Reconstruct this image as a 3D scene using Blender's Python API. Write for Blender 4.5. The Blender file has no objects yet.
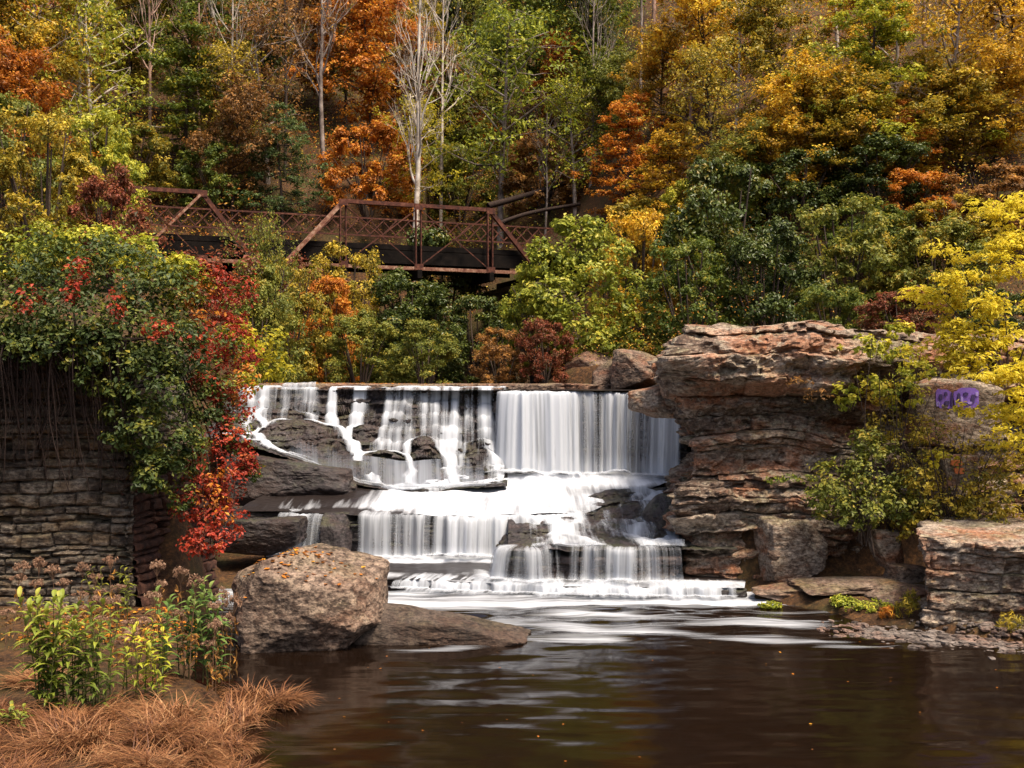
import bpy, bmesh, math, random
import numpy as np
from mathutils import Vector
S = bpy.context.scene
COL = S.collection
F = 1100.0; CAMZ = 4.2
R = math.radians

def P(px, py, Y):                     # a point Y metres ahead that the photograph shows at px, py
    return np.array([(px-512)/F*Y, Y, CAMZ-(py-384)/F*Y])
def PX(px, Y): return (px-512)/F*Y
def PZ(py, Y): return CAMZ-(py-384)/F*Y

# ---------------------------------------------------------------- noise
def _h(ix, iy, iz, seed):
    h = (ix.astype(np.int64)*374761393 + iy.astype(np.int64)*668265263 + iz.astype(np.int64)*1274126177 + seed*982451653) & 0xFFFFFFFF
    h = ((h ^ (h >> 13))*1274126177) & 0xFFFFFFFF
    h = ((h ^ (h >> 16))*2246822519) & 0xFFFFFFFF
    return ((h ^ (h >> 15)) & 0xFFFFFF)/float(0xFFFFFF)
def vnoise(p, seed=0):
    p = np.asarray(p, float); i = np.floor(p).astype(np.int64); f = p-i; f = f*f*f*(f*(f*6-15)+10)
    x, y, z = i[..., 0], i[..., 1], i[..., 2]; fx, fy, fz = f[..., 0], f[..., 1], f[..., 2]
    def L(a, b, t): return a+(b-a)*t
    r = L(L(L(_h(x, y, z, seed), _h(x+1, y, z, seed), fx), L(_h(x, y+1, z, seed), _h(x+1, y+1, z, seed), fx), fy),
          L(L(_h(x, y, z+1, seed), _h(x+1, y, z+1, seed), fx), L(_h(x, y+1, z+1, seed), _h(x+1, y+1, z+1, seed), fx), fy), fz)
    return r*2-1
def fbm(p, octv=4, seed=0, gain=.5):
    p = np.asarray(p, float); a = 1.; s = 0.; t = 0.
    for k in range(octv):
        s = s+a*vnoise(p*(2.03**k)+k*17.3, seed+k); t += a; a *= gain
    return s/t
def sm(a, b, x):
    t = np.clip((np.asarray(x, float)-a)/(b-a), 0, 1); return t*t*(3-2*t)
def st3(a, b=None, c=None):
    return np.stack([a, np.zeros_like(a) if b is None else b, np.zeros_like(a) if c is None else c], -1)

# ---------------------------------------------------------------- meshes and objects
def mesh(name, V, Q=None, T=None, smooth=False, fattr=None, vattr=None, uv=None):
    V = np.asarray(V, np.float32).reshape(-1, 3)
    m = bpy.data.meshes.new(name)
    Q = np.zeros((0, 4), np.int32) if Q is None else np.asarray(Q, np.int32).reshape(-1, 4)
    T = np.zeros((0, 3), np.int32) if T is None else np.asarray(T, np.int32).reshape(-1, 3)
    m.vertices.add(len(V)); m.vertices.foreach_set('co', V.ravel())
    lv = np.concatenate([Q.ravel(), T.ravel()]).astype(np.int32)
    m.loops.add(len(lv)); m.loops.foreach_set('vertex_index', lv)
    n = len(Q)+len(T); m.polygons.add(n)
    ls = np.concatenate([np.arange(len(Q))*4, len(Q)*4+np.arange(len(T))*3]).astype(np.int32)
    m.polygons.foreach_set('loop_start', ls)
    m.polygons.foreach_set('use_smooth', np.full(n, bool(smooth)))
    for k, a in (fattr or {}).items():
        m.attributes.new(k, 'FLOAT', 'FACE').data.foreach_set('value', np.asarray(a, np.float32))
    for k, a in (vattr or {}).items():
        m.attributes.new(k, 'FLOAT', 'POINT').data.foreach_set('value', np.asarray(a, np.float32))
    if uv is not None:
        u = m.uv_layers.new(name='UVMap'); u.data.foreach_set('uv', np.asarray(uv, np.float32)[lv].ravel())
    m.update(calc_edges=True); m.validate(); return m

def link(name, me, mat, parent=None):
    o = bpy.data.objects.new(name, me); COL.objects.link(o)
    if mat is not None:
        if not me.materials: me.materials.append(mat)
        elif me.materials[0] is not mat:
            o.material_slots[0].link = 'OBJECT'; o.material_slots[0].material = mat
    if parent is not None: o.parent = parent
    return o
def tag(o, label, cat, group=None):
    o['label'] = label; o['category'] = cat
    if group: o['group'] = group
    return o
def thing(name, label, cat, loc, rz=0, group=None, s=1):
    o = bpy.data.objects.new(name, None); COL.objects.link(o)
    o.empty_display_size = .2; o.location = loc; o.rotation_euler = (0, 0, rz); o.scale = (s, s, s)
    return tag(o, label, cat, group)
def solid(name, label, cat, V, mat, group=None, **k):     # a thing that is one mesh, origin at its base
    V = np.asarray(V, float); c = V.mean(0); c[2] = V[:, 2].min()
    o = link(name, mesh(name, V-c, **k), mat); o.location = c
    return tag(o, label, cat, group)
def part(name, V, mat, parent, **k):                      # world-space vertices under an unrotated thing
    return link(name, mesh(name, np.asarray(V, float)-np.array(parent.location), **k), mat, parent)
def struct(name, V, mat, **k):
    o = link(name, mesh(name, V, **k), mat); o['kind'] = 'structure'; return o

def gridq(nr, nc, wrap=False, off=0):
    r = np.arange(nr-1)[:, None]; c = np.arange(nc if wrap else nc-1)[None, :]; c2 = (c+1) % nc
    return np.stack([r*nc+c, r*nc+c2, (r+1)*nc+c2, (r+1)*nc+c], -1).reshape(-1, 4)+off

class MB:                                                  # collects shapes for one mesh
    def __init__(s): s.V = []; s.Q = []; s.A = []; s.n = 0
    def add(s, V, Q, a=.5):
        V = np.asarray(V, float).reshape(-1, 3); Q = np.asarray(Q).reshape(-1, 4)
        s.V.append(V); s.Q.append(Q+s.n); s.n += len(V); s.A.append(np.broadcast_to(np.asarray(a, float), (len(Q),)))
        return s
    def box(s, a, b, w, h, up=(0, 0, 1), a_=.5):           # bar from a to b, w wide, h tall
        a = np.array(a, float); b = np.array(b, float); d = b-a; d /= np.linalg.norm(d)+1e-9
        up = np.array(up, float); x = np.cross(d, up); n = np.linalg.norm(x)
        if n < 1e-3: x = np.array([1., 0, 0])
        else: x /= n
        z = np.cross(x, d)
        V = [p+x*sx*w/2+z*sz*h/2 for p in (a, b) for sx, sz in ((-1, -1), (1, -1), (1, 1), (-1, 1))]
        return s.add(V, [[0, 1, 5, 4], [1, 2, 6, 5], [2, 3, 7, 6], [3, 0, 4, 7], [3, 2, 1, 0], [4, 5, 6, 7]], a_)
    def tube(s, pts, rad, k=6, a_=.5):
        pts = np.asarray(pts, float); n = len(pts); rad = np.broadcast_to(np.asarray(rad, float), (n,))
        d = np.gradient(pts, axis=0); d /= np.linalg.norm(d, axis=1)[:, None]+1e-9
        ref = np.array([0.31, .95, .02]) if abs(d[:, 2]).mean() > .5 else np.array([0.05, .1, 1.])
        x = np.cross(d, ref); x /= np.linalg.norm(x, axis=1)[:, None]+1e-9; y = np.cross(d, x)
        t = np.arange(k)/k*2*math.pi
        V = pts[:, None]+rad[:, None, None]*(np.cos(t)[None, :, None]*x[:, None]+np.sin(t)[None, :, None]*y[:, None])
        return s.add(V.reshape(-1, 3), gridq(n, k, True), a_)
    def data(s): return np.concatenate(s.V), np.concatenate(s.Q), np.concatenate(s.A)

def smooth_path(pts, n):
    pts = np.asarray(pts, float); m = len(pts)
    if m == 2: return pts[0]+(pts[1]-pts[0])*np.linspace(0, 1, n)[:, None]
    p = np.vstack([2*pts[0]-pts[1], pts, 2*pts[-1]-pts[-2]])
    t = np.linspace(0, m-1-1e-6, n); i = t.astype(int); f = (t-i)[:, None]
    a, b, c, d = p[i], p[i+1], p[i+2], p[i+3]
    return .5*((2*b)+(-a+c)*f+(2*a-5*b+4*c-d)*f*f+(-a+3*b-3*c+d)*f**3)
def resample(pts, step):
    pts = np.asarray(pts, float); L = np.r_[0, np.cumsum(np.linalg.norm(np.diff(pts, axis=0), axis=1))]
    n = max(3, int(L[-1]/step)); s = np.linspace(0, L[-1], n)
    return np.stack([np.interp(s, L, pts[:, k]) for k in range(pts.shape[1])], -1), s

# ---------------------------------------------------------------- materials
def nodes(name):
    m = bpy.data.materials.new(name); m.use_nodes = True; nt = m.node_tree; nt.nodes.clear()
    out = nt.nodes.new('ShaderNodeOutputMaterial')
    def N(t, **kw):
        n = nt.nodes.new('ShaderNode'+t)
        for k, v in kw.items():
            if k in n.inputs.keys():
                i = n.inputs[k]
                if isinstance(v, bpy.types.NodeSocket): nt.links.new(v, i)
                else: i.default_value = v
            else: setattr(n, k, v)
        return n
    return m, nt, out, N
def lk(nt, a, b): nt.links.new(a, b)
def ramp(N, nt, fac, stops, interp='LINEAR'):
    r = N('ValToRGB'); e = r.color_ramp; e.interpolation = interp
    while len(e.elements) < len(stops): e.elements.new(.5)
    for el, (p, c) in zip(e.elements, stops):
        el.position = p; el.color = (*c, 1) if len(c) == 3 else c
    lk(nt, fac, r.inputs[0]); return r.outputs[0]
def mixc(N, nt, fac, a, b, mode='MIX'):
    n = N('Mix', data_type='RGBA', blend_type=mode)
    for s, v in ((n.inputs[0], fac), (n.inputs[6], a), (n.inputs[7], b)):
        if isinstance(v, bpy.types.NodeSocket): lk(nt, v, s)
        else: s.default_value = v if not isinstance(v, tuple) else ((*v, 1) if len(v) == 3 else v)
    return n.outputs[2]
def math_(N, nt, op, a, b=None, c=None, clamp=False):
    n = N('Math', operation=op, use_clamp=clamp)
    for i, v in enumerate((a, b, c)):
        if v is None: continue
        if isinstance(v, bpy.types.NodeSocket): lk(nt, v, n.inputs[i])
        else: n.inputs[i].default_value = v
    return n.outputs[0]
def mapped(N, nt, vec, scale, loc=(0, 0, 0)):
    m = N('Mapping'); lk(nt, vec, m.inputs['Vector']); m.inputs['Scale'].default_value = scale; m.inputs['Location'].default_value = loc
    return m.outputs[0]
def noise(N, nt, vec, scale, det=4, rough=.55):
    n = N('TexNoise', Scale=scale, Detail=det, Roughness=rough); lk(nt, vec, n.inputs['Vector']); return n.outputs[0]

def leaf_mat(name, stops, trans=.35, rough=.55):
    m, nt, out, N = nodes(name)
    t = N('Attribute', attribute_name='tint').outputs['Fac']
    inf = N('ObjectInfo').outputs['Random']
    k = math_(N, nt, 'MULTIPLY_ADD', inf, .22, math_(N, nt, 'SUBTRACT', t, .11))
    c = ramp(N, nt, k, stops)
    d = N('BsdfPrincipled', Roughness=rough); d.inputs['Specular IOR Level'].default_value = .3; lk(nt, c, d.inputs['Base Color'])
    tr = N('BsdfTranslucent'); lk(nt, c, tr.inputs['Color'])
    mx = N('MixShader', Fac=trans); lk(nt, d.outputs[0], mx.inputs[1]); lk(nt, tr.outputs[0], mx.inputs[2])
    lk(nt, mx.outputs[0], out.inputs[0]); return m

def rock_mat(name, dark, mid, pale, warm, warm_amt=.5, pale_amt=.5, moss=(.09, .085, .018), moss_amt=.3, rough=.85, strata=1., bump=.6, spec=.3):
    m, nt, out, N = nodes(name)
    g = N('NewGeometry'); pos = g.outputs['Position']
    rnd = N('Attribute', attribute_name='rnd').outputs['Fac']
    big = noise(N, nt, mapped(N, nt, pos, (1.1, 1.1, 3.2*strata+.01)), .9, 6, .6)
    fine = noise(N, nt, mapped(N, nt, pos, (1, 1, 2.2)), 6.5, 7, .68)
    k = math_(N, nt, 'ADD', math_(N, nt, 'MULTIPLY', fine, .75), math_(N, nt, 'MULTIPLY', math_(N, nt, 'ADD', big, math_(N, nt, 'MULTIPLY', rnd, .45)), .35))
    c = ramp(N, nt, k, [(.36, dark), (.56, mid), (.78, pale)])
    wn = noise(N, nt, mapped(N, nt, pos, (1, 1, 2.6), (7, 3, 1)), .75, 5, .62)
    wf = math_(N, nt, 'MULTIPLY', ramp(N, nt, math_(N, nt, 'MULTIPLY_ADD', rnd, .14, wn), [(.56, (0, 0, 0)), (.68, (1, 1, 1))]), warm_amt)
    c = mixc(N, nt, wf, c, mixc(N, nt, fine, tuple(x*.55 for x in warm), tuple(x*1.5 for x in warm)))
    # moss on upward faces
    nz = N('SeparateXYZ'); lk(nt, g.outputs['Normal'], nz.inputs[0])
    # lichen blotches
    ln = noise(N, nt, pos, 3.4, 8, .72)
    lf = math_(N, nt, 'MULTIPLY', ramp(N, nt, ln, [(.545, (0, 0, 0)), (.60, (1, 1, 1))]), math_(N, nt, 'MULTIPLY', ramp(N, nt, nz.outputs[2], [(.0, (.22, .22, .22)), (.6, (1, 1, 1))]), pale_amt))
    c = mixc(N, nt, lf, c, pale)
    mn = noise(N, nt, pos, 1.7, 6, .7)
    mf = math_(N, nt, 'MULTIPLY', math_(N, nt, 'MULTIPLY', ramp(N, nt, mn, [(.47, (0, 0, 0)), (.6, (1, 1, 1))]), ramp(N, nt, nz.outputs[2], [(.25, (.12, .12, .12)), (.8, (1, 1, 1))])), moss_amt)
    c = mixc(N, nt, mf, c, mixc(N, nt, fine, tuple(x*.5 for x in moss), tuple(x*1.7 for x in moss)))
    c = mixc(N, nt, 1., c, ramp(N, nt, noise(N, nt, mapped(N, nt, pos, (1, 1, 1.6), (3, 9, 4)), 15, 6, .75), [(.38, (.35, .33, .32)), (.5, (1, 1, 1)), (.66, (1.5, 1.45, 1.4))]), 'MULTIPLY')
    b = N('BsdfPrincipled'); lk(nt, c, b.inputs['Base Color']); b.inputs['Specular IOR Level'].default_value = spec
    lk(nt, math_(N, nt, 'MULTIPLY_ADD', fine, .3, rough-.18, clamp=True), b.inputs['Roughness'])
    f2 = noise(N, nt, mapped(N, nt, pos, (1, 1, 1.8)), 26, 6, .7)
    bp = N('Bump', Strength=bump, Distance=.05)
    lk(nt, math_(N, nt, 'ADD', math_(N, nt, 'MULTIPLY', fine, 1.2), math_(N, nt, 'MULTIPLY', f2, .45)), bp.inputs['Height']); lk(nt, bp.outputs[0], b.inputs['Normal'])
    lk(nt, b.outputs[0], out.inputs[0]); return m

M = {}
M['cliff'] = rock_mat('sandstone', (.013, .009, .0065), (.105, .066, .045), (.36, .295, .23), (.25, .08, .025), .6, .7, moss_amt=.4, bump=.9)
M['boulder'] = rock_mat('boulder_stone', (.010, .006, .0042), (.045, .026, .0175), (.29, .21, .155), (.12, .055, .03), .4, .8, moss=(.05, .05, .012), moss_amt=.3, strata=.3, bump=.8)
M['slab'] = rock_mat('slab_stone', (.007, .005, .0038), (.030, .019, .0135), (.09, .066, .05), (.06, .03, .018), .4, .3, moss_amt=.1, strata=.3)
M['wet'] = rock_mat('wet_stone', (.005, .004, .0042), (.018, .0135, .014), (.055, .042, .042), (.035, .018, .011), .5, .22, moss=(.04, .05, .01), moss_amt=.35, rough=.62, spec=.3)
M['brownrock'] = rock_mat('brown_stone', (.014, .009, .0065), (.075, .044, .029), (.22, .16, .12), (.17, .06, .025), .45, .25, moss_amt=.3)
M['masonry'] = rock_mat('masonry_stone', (.008, .0055, .004), (.042, .029, .020), (.23, .19, .145), (.11, .06, .02), .6, .3, moss=(.07, .055, .012), moss_amt=.4, strata=.2, bump=1.)
M['pebble'] = rock_mat('pebble_stone', (.012, .009, .008), (.06, .044, .036), (.18, .15, .13), (.2, .09, .05), .4, .3, moss_amt=.0, strata=.2)

def ground_mat():
    m, nt, out, N = nodes('leaf_litter')
    pos = N('NewGeometry').outputs['Position']
    a = noise(N, nt, pos, 9, 8, .75); b = noise(N, nt, pos, .5, 4, .6)
    c = ramp(N, nt, a, [(.33, (.012, .007, .004)), (.5, (.055, .027, .012)), (.64, (.13, .06, .02)), (.75, (.2, .12, .04))])
    c = mixc(N, nt, ramp(N, nt, b, [(.48, (0, 0, 0)), (.62, (.7, .7, .7))]), c, (.04, .036, .01))
    s = N('BsdfPrincipled', Roughness=.9); lk(nt, c, s.inputs['Base Color']); s.inputs['Specular IOR Level'].default_value = .2
    bp = N('Bump', Strength=.8, Distance=.08); lk(nt, a, bp.inputs['Height']); lk(nt, bp.outputs[0], s.inputs['Normal'])
    lk(nt, s.outputs[0], out.inputs[0]); return m
M['ground'] = ground_mat()

def water_mat(name, calm):
    m, nt, out, N = nodes(name)
    uv = N('UVMap').outputs[0]
    foam = N('Attribute', attribute_name='foam').outputs['Fac']
    n1 = noise(N, nt, mapped(N, nt, uv, (2.2, .22, 1)), 1.0, 5, .6)
    n2 = noise(N, nt, mapped(N, nt, uv, (8, .5, 1)), 1.0, 4, .6)
    s = math_(N, nt, 'ADD', math_(N, nt, 'MULTIPLY', n1, .62), math_(N, nt, 'MULTIPLY', n2, .38))
    f = math_(N, nt, 'MULTIPLY_ADD', math_(N, nt, 'SUBTRACT', s, .5), 1.9 if calm else 3.0, math_(N, nt, 'MULTIPLY_ADD', foam, 1.25 if calm else 1.5, -.36 if calm else -.42), clamp=True)
    f = math_(N, nt, 'MULTIPLY', f, math_(N, nt, 'MULTIPLY', foam, 6, clamp=True), clamp=True)
    w = N('BsdfPrincipled', Roughness=.09 if calm else .3, IOR=1.33)
    w.inputs['Base Color'].default_value = (.0062, .0032, .0018, 1) if calm else (.016, .012, .011, 1)
    w.inputs['Specular IOR Level'].default_value = .5
    bp = N('Bump', Strength=.11 if calm else .5, Distance=.03 if calm else .05)
    lk(nt, math_(N, nt, 'ADD', n1, math_(N, nt, 'MULTIPLY', n2, .5)), bp.inputs['Height']); lk(nt, bp.outputs[0], w.inputs['Normal'])
    d = N('BsdfPrincipled', Roughness=.6); lk(nt, ramp(N, nt, s, [(.38, (.36, .375, .41)), (.5, (.52, .54, .58)), (.62, (.66, .68, .72))]), d.inputs['Base Color']); d.inputs['Specular IOR Level'].default_value = .2
    mx = N('MixShader'); lk(nt, f, mx.inputs[0]); lk(nt, w.outputs[0], mx.inputs[1]); lk(nt, d.outputs[0], mx.inputs[2])
    lk(nt, mx.outputs[0], out.inputs[0]); return m
M['pool'] = water_mat('pool_water', True)
M['stream'] = water_mat('stream_water', False)

def curtain_mat(name='falling_water', con=2.7, off=-.32):
    m, nt, out, N = nodes(name)
    uv = N('UVMap').outputs[0]
    den = N('Attribute', attribute_name='den').outputs['Fac']
    n1 = noise(N, nt, mapped(N, nt, uv, (3.2, .16, 1)), 1.0, 3, .55)
    n2 = noise(N, nt, mapped(N, nt, uv, (13, .32, 1)), 1.0, 4, .6)
    s = math_(N, nt, 'ADD', math_(N, nt, 'MULTIPLY', n1, .6), math_(N, nt, 'MULTIPLY', n2, .4))
    f = math_(N, nt, 'MULTIPLY_ADD', math_(N, nt, 'SUBTRACT', s, .5), con, math_(N, nt, 'MULTIPLY_ADD', den, 1.35, off), clamp=True)
    d = N('BsdfDiffuse'); d.inputs[0].default_value = (.56, .585, .63, 1)
    t = N('BsdfTranslucent'); t.inputs[0].default_value = (.56, .585, .63, 1)
    a = N('MixShader', Fac=.3); lk(nt, d.outputs[0], a.inputs[1]); lk(nt, t.outputs[0], a.inputs[2])
    tr = N('BsdfTransparent')
    mx = N('MixShader'); lk(nt, f, mx.inputs[0]); lk(nt, tr.outputs[0], mx.inputs[1]); lk(nt, a.outputs[0], mx.inputs[2])
    lk(nt, mx.outputs[0], out.inputs[0]); return m
M['fall'] = curtain_mat(); M['cascade'] = curtain_mat('cascading_water', 2.6, -.34)

def simple(name, stops, scale=8, rough=.7, metal=0, bump=.3, stretch=(1, 1, 1), spec=.3):
    m, nt, out, N = nodes(name)
    pos = N('TexCoord').outputs['Object']
    a = noise(N, nt, mapped(N, nt, pos, stretch), scale, 7, .68)
    c = ramp(N, nt, a, stops)
    s = N('BsdfPrincipled', Roughness=rough, Metallic=metal); lk(nt, c, s.inputs['Base Color']); s.inputs['Specular IOR Level'].default_value = spec
    bp = N('Bump', Strength=bump, Distance=.02); lk(nt, a, bp.inputs['Height']); lk(nt, bp.outputs[0], s.inputs['Normal'])
    lk(nt, s.outputs[0], out.inputs[0]); return m
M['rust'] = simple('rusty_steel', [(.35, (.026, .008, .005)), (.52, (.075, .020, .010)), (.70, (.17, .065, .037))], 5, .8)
M['rustpale'] = simple('pale_rusty_steel', [(.35, (.09, .028, .016)), (.5, (.20, .09, .055)), (.68, (.40, .26, .18))], 5, .8)  # paler rust tone for lower chords, left end posts and brace
M['deck'] = simple('shaded_timber', [(.35, (.003, .0022, .002)), (.65, (.010, .007, .0055))], 4, .9, spec=.1)  # the deck's shadow is put into this near-black timber colour
M['bark'] = simple('dark_bark', [(.35, (.018, .011, .008)), (.6, (.07, .046, .033)), (.75, (.16, .12, .09))], 30, .9, stretch=(1, 1, .25))
M['birch'] = simple('pale_bark', [(.34, (.12, .085, .06)), (.46, (.42, .35, .28)), (.7, (.68, .62, .54))], 18, .8, stretch=(.6, .6, 1.5))
M['greybark'] = simple('grey_bark', [(.35, (.06, .045, .038)), (.5, (.2, .155, .13)), (.7, (.42, .35, .31))], 18, .85)
M['pinkbark'] = simple('pinkish_bark', [(.35, (.10, .055, .04)), (.5, (.3, .18, .13)), (.7, (.5, .36, .29))], 16, .85)
M['vine'] = simple('dark_vine', [(.35, (.010, .006, .0045)), (.65, (.042, .022, .015))], 20, .9)
M['stem'] = simple('green_stem', [(.35, (.04, .05, .012)), (.65, (.12, .11, .03))], 20, .7)
M['drystem'] = simple('dry_stem', [(.35, (.06, .03, .018)), (.65, (.2, .11, .06))], 20, .8)
M['soil'] = simple('red_brown_soil', [(.35, (.016, .007, .005)), (.55, (.05, .02, .012)), (.72, (.11, .05, .03))], 7, .95, bump=.6, stretch=(1, 1, .4))
L = {}
L['gold'] = leaf_mat('gold_leaves', [(0, (0.109, 0.101, 0.014)), (.3, (0.363, 0.209, 0.019)), (.62, (0.653, 0.370, 0.024)), (1, (0.850, 0.660, 0.061))])
L['goldolive'] = leaf_mat('gold_olive_leaves', [(0, (0.081, 0.101, 0.014)), (.35, (0.205, 0.172, 0.019)), (.7, (0.447, 0.304, 0.027)), (1, (0.678, 0.524, 0.054))])
L['orange'] = leaf_mat('orange_leaves', [(0, (0.125, 0.049, 0.011)), (.35, (0.362, 0.119, 0.015)), (.7, (0.562, 0.196, 0.018)), (1, (0.700, 0.364, 0.037))])
L['lime'] = leaf_mat('lime_leaves', [(0, (0.079, 0.113, 0.016)), (.4, (0.208, 0.239, 0.023)), (.75, (0.386, 0.389, 0.031)), (1, (0.572, 0.493, 0.052))])
L['olive'] = leaf_mat('olive_leaves', [(0, (0.060, 0.078, 0.013)), (.5, (0.169, 0.185, 0.027)), (.85, (0.298, 0.259, 0.033)), (1, (0.475, 0.324, 0.045))])
L['green'] = leaf_mat('green_leaves', [(0, (0.041, 0.067, 0.010)), (.5, (0.112, 0.149, 0.019)), (.85, (0.224, 0.224, 0.023)), (1, (0.411, 0.299, 0.031))])
L['dark'] = leaf_mat('dark_green_leaves', [(0, (0.024, 0.038, 0.008)), (.5, (0.061, 0.086, 0.014)), (.85, (0.121, 0.134, 0.019)), (1, (0.262, 0.189, 0.025))], .22, .42)  # also stands in for shade on bushes under the bridge
L['teal'] = leaf_mat('blue_green_leaves', [(0, (0.026, 0.053, 0.017)), (.5, (0.070, 0.112, 0.033)), (1, (0.156, 0.185, 0.048))])
L['yellow'] = leaf_mat('yellow_leaves', [(0, (.12, .15, .014)), (.35, (.38, .33, .022)), (.7, (.66, .54, .036)), (1, (.80, .66, .07))], .55)
L['brown'] = leaf_mat('brown_leaves', [(0, (0.075, 0.045, 0.017)), (.45, (0.226, 0.109, 0.031)), (.8, (0.434, 0.199, 0.041)), (1, (0.622, 0.339, 0.062))])
L['red'] = leaf_mat('red_leaves', [(0, (0.055, 0.033, 0.013)), (.3, (0.220, 0.029, 0.013)), (.7, (0.396, 0.040, 0.017)), (1, (0.462, 0.132, 0.033))])
L['redbrown'] = leaf_mat('red_brown_leaves', [(0, (.05, .045, .014)), (.4, (.15, .055, .022)), (.75, (.27, .06, .028)), (1, (.36, .15, .04))])
L['creeper'] = leaf_mat('creeper_leaves', [(0, (0.021, 0.037, 0.008)), (.45, (0.060, 0.086, 0.015)), (.78, (0.159, 0.161, 0.018)), (1, (0.397, 0.276, 0.028))], .25)
L['ylgreen'] = leaf_mat('yellow_green_leaves', [(0, (0.097, 0.134, 0.015)), (.4, (0.261, 0.284, 0.025)), (.75, (0.495, 0.450, 0.037)), (1, (0.688, 0.540, 0.062))])
L['grass'] = leaf_mat('dry_grass_blades', [(0, (.06, .022, .010)), (.4, (.17, .066, .025)), (.75, (.31, .14, .055)), (1, (.48, .29, .14))], .25, .6)
L['head'] = leaf_mat('faded_flower_fluff', [(0, (.09, .045, .026)), (.45, (.25, .135, .08)), (1, (.5, .33, .22))], .2, .9)
L['mid'] = leaf_mat('fresh_green_leaves', [(0, (.03, .06, .014)), (.5, (.09, .16, .03)), (1, (.24, .30, .07))])
L['plant'] = leaf_mat('plant_leaves', [(0, (.05, .065, .012)), (.4, (.12, .16, .02)), (.75, (.24, .27, .03)), (1, (.36, .34, .05))])
L['limebush'] = leaf_mat('lime_bush_leaves', [(0, (.06, .08, .014)), (.4, (.17, .20, .024)), (.75, (.33, .34, .034)), (1, (.50, .43, .06))])
# ================================================================ camera, light
cam_d = bpy.data.cameras.new('camera'); cam = bpy.data.objects.new('camera', cam_d); COL.objects.link(cam)
cam_d.lens = F*36/1024; cam_d.sensor_width = 36; cam_d.clip_end = 2000; cam_d.clip_start = .1
cam.location = (0, 0, CAMZ); cam.rotation_euler = (R(90), 0, 0); S.camera = cam
SUN = np.array([.30, -.27, .91]); SUN /= np.linalg.norm(SUN)
sd = bpy.data.lights.new('sun', 'SUN'); so = bpy.data.objects.new('sun', sd); COL.objects.link(so)
sd.energy = 3.6; sd.angle = R(15); sd.color = (1, .88, .72)
so.rotation_euler = Vector(SUN).to_track_quat('Z', 'Y').to_euler(); so.location = (10, -10, 40)
w = bpy.data.worlds.new('World'); S.world = w; w.use_nodes = True
nt = w.node_tree; bg = nt.nodes['Background']; sky = nt.nodes.new('ShaderNodeTexSky'); sky.sky_type = 'NISHITA'; sky.sun_disc = False
sky.sun_elevation = math.asin(SUN[2]); sky.sun_rotation = math.atan2(SUN[0], SUN[1]); sky.dust_density = 5; sky.ozone_density = .3
nt.links.new(sky.outputs[0], bg.inputs[0]); bg.inputs[1].default_value = .105
S.view_settings.view_transform = 'Standard'; S.view_settings.look = 'None'; S.view_settings.exposure = 1.15; S.view_settings.gamma = 1
S.cycles.max_bounces = 6; S.cycles.diffuse_bounces = 3; S.cycles.glossy_bounces = 3; S.cycles.transmission_bounces = 3; S.cycles.transparent_max_bounces = 10
S.cycles.use_denoising = True; S.cycles.caustics_reflective = False; S.cycles.caustics_refractive = False

# ================================================================ terrain
def xl(y): return np.interp(y, [-50, 8, 11, 12.5, 13.4, 14.3, 15.3, 17, 19, 22, 26, 28, 31, 33, 40, 46, 52], [-1.5, -1.7, -2.55, -2.95, -3.3, -3.1, -3.9, -4.3, -4.95, -6.0, -7.2, -8.8, -9.5, -10.5, -10.5, -10, -8])
def xr(y): return np.interp(y, [-50, 10, 15, 17.4, 19.2, 21.4, 23, 31, 34, 37, 46, 52], [30, 22, 14, 8.2, 5.6, 4.4, 4.3, 5.3, 4.0, .6, -.4, -1.5])
def ground(x, y):
    x = np.asarray(x, float); y = np.asarray(y, float)
    p = st3(x, y, x*0)
    bed = np.interp(y, [-60, 14, 20.5, 22, 31, 32.2, 46, 56], [-1.2, -.9, -.6, -.35, .9, 3.65, 3.75, 4.2])
    L_ = np.interp(y, [-60, 17.5, 19.5, 22.4, 24, 28, 33, 44, 52], [.22, .3, .35, 4.5, 5.0, 6.3, 7.2, 9.2, 9.6])
    R_ = np.interp(y, [-60, 17, 19.5, 22.6, 24.6, 33, 38, 46, 52], [.12, .12, .12, .28, 4.8, 5.2, 4.6, 5.0, 6.0])
    L_ = L_+sm(-7.5, -10, x)*sm(16, 12, y)*.1
    xm = .5*(xl(y)+xr(y))
    bank = np.where(x < xm, L_, R_)
    d = np.maximum(xl(y)-x, x-xr(y))
    t = sm(-.25, np.where((y > 32), np.where(x < xm, 3.2, 1.3), 1.0), d)
    t = np.where(y > 50, np.maximum(t, sm(50, 56, y)), t)
    z = bed+(bank-bed)*t
    y0 = np.interp(x, [-60, -14, -4, 3, 8, 14, 60], [46, 49, 53, 47, 37, 33, 30])
    z = z+np.minimum(np.maximum(0, y-y0-0), 170)*.66*sm(0, 7, y-y0)
    z = z+np.clip(np.abs(x-1)-18, 0, 60)*.4*sm(18, 30, y)*sm(70, 50, y)
    return z+(.07*fbm(p*1.3, 3, 3)+.5*fbm(p*.12, 3, 5)*sm(34, 60, y))*np.where(d > 0, 1, .5)
def axis(a, b, st, lo, hi, grow=1.16):
    c = list(np.arange(a, b, st)); s = st; v = c[-1]
    while v < hi: s *= grow; v += s; c.append(v)
    s = st; v = c[0]
    while v > lo: s *= grow; v -= s; c.insert(0, v)
    return np.array(c)
ax = axis(-14, 14, .16, -320, 320); ay = axis(9.5, 50, .16, -250, 420)
GX, GY = np.meshgrid(ax, ay); GZ = ground(GX, GY)
struct('ground', np.stack([GX, GY, GZ], -1), M['ground'], Q=gridq(len(ay), len(ax)), smooth=True)

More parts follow.
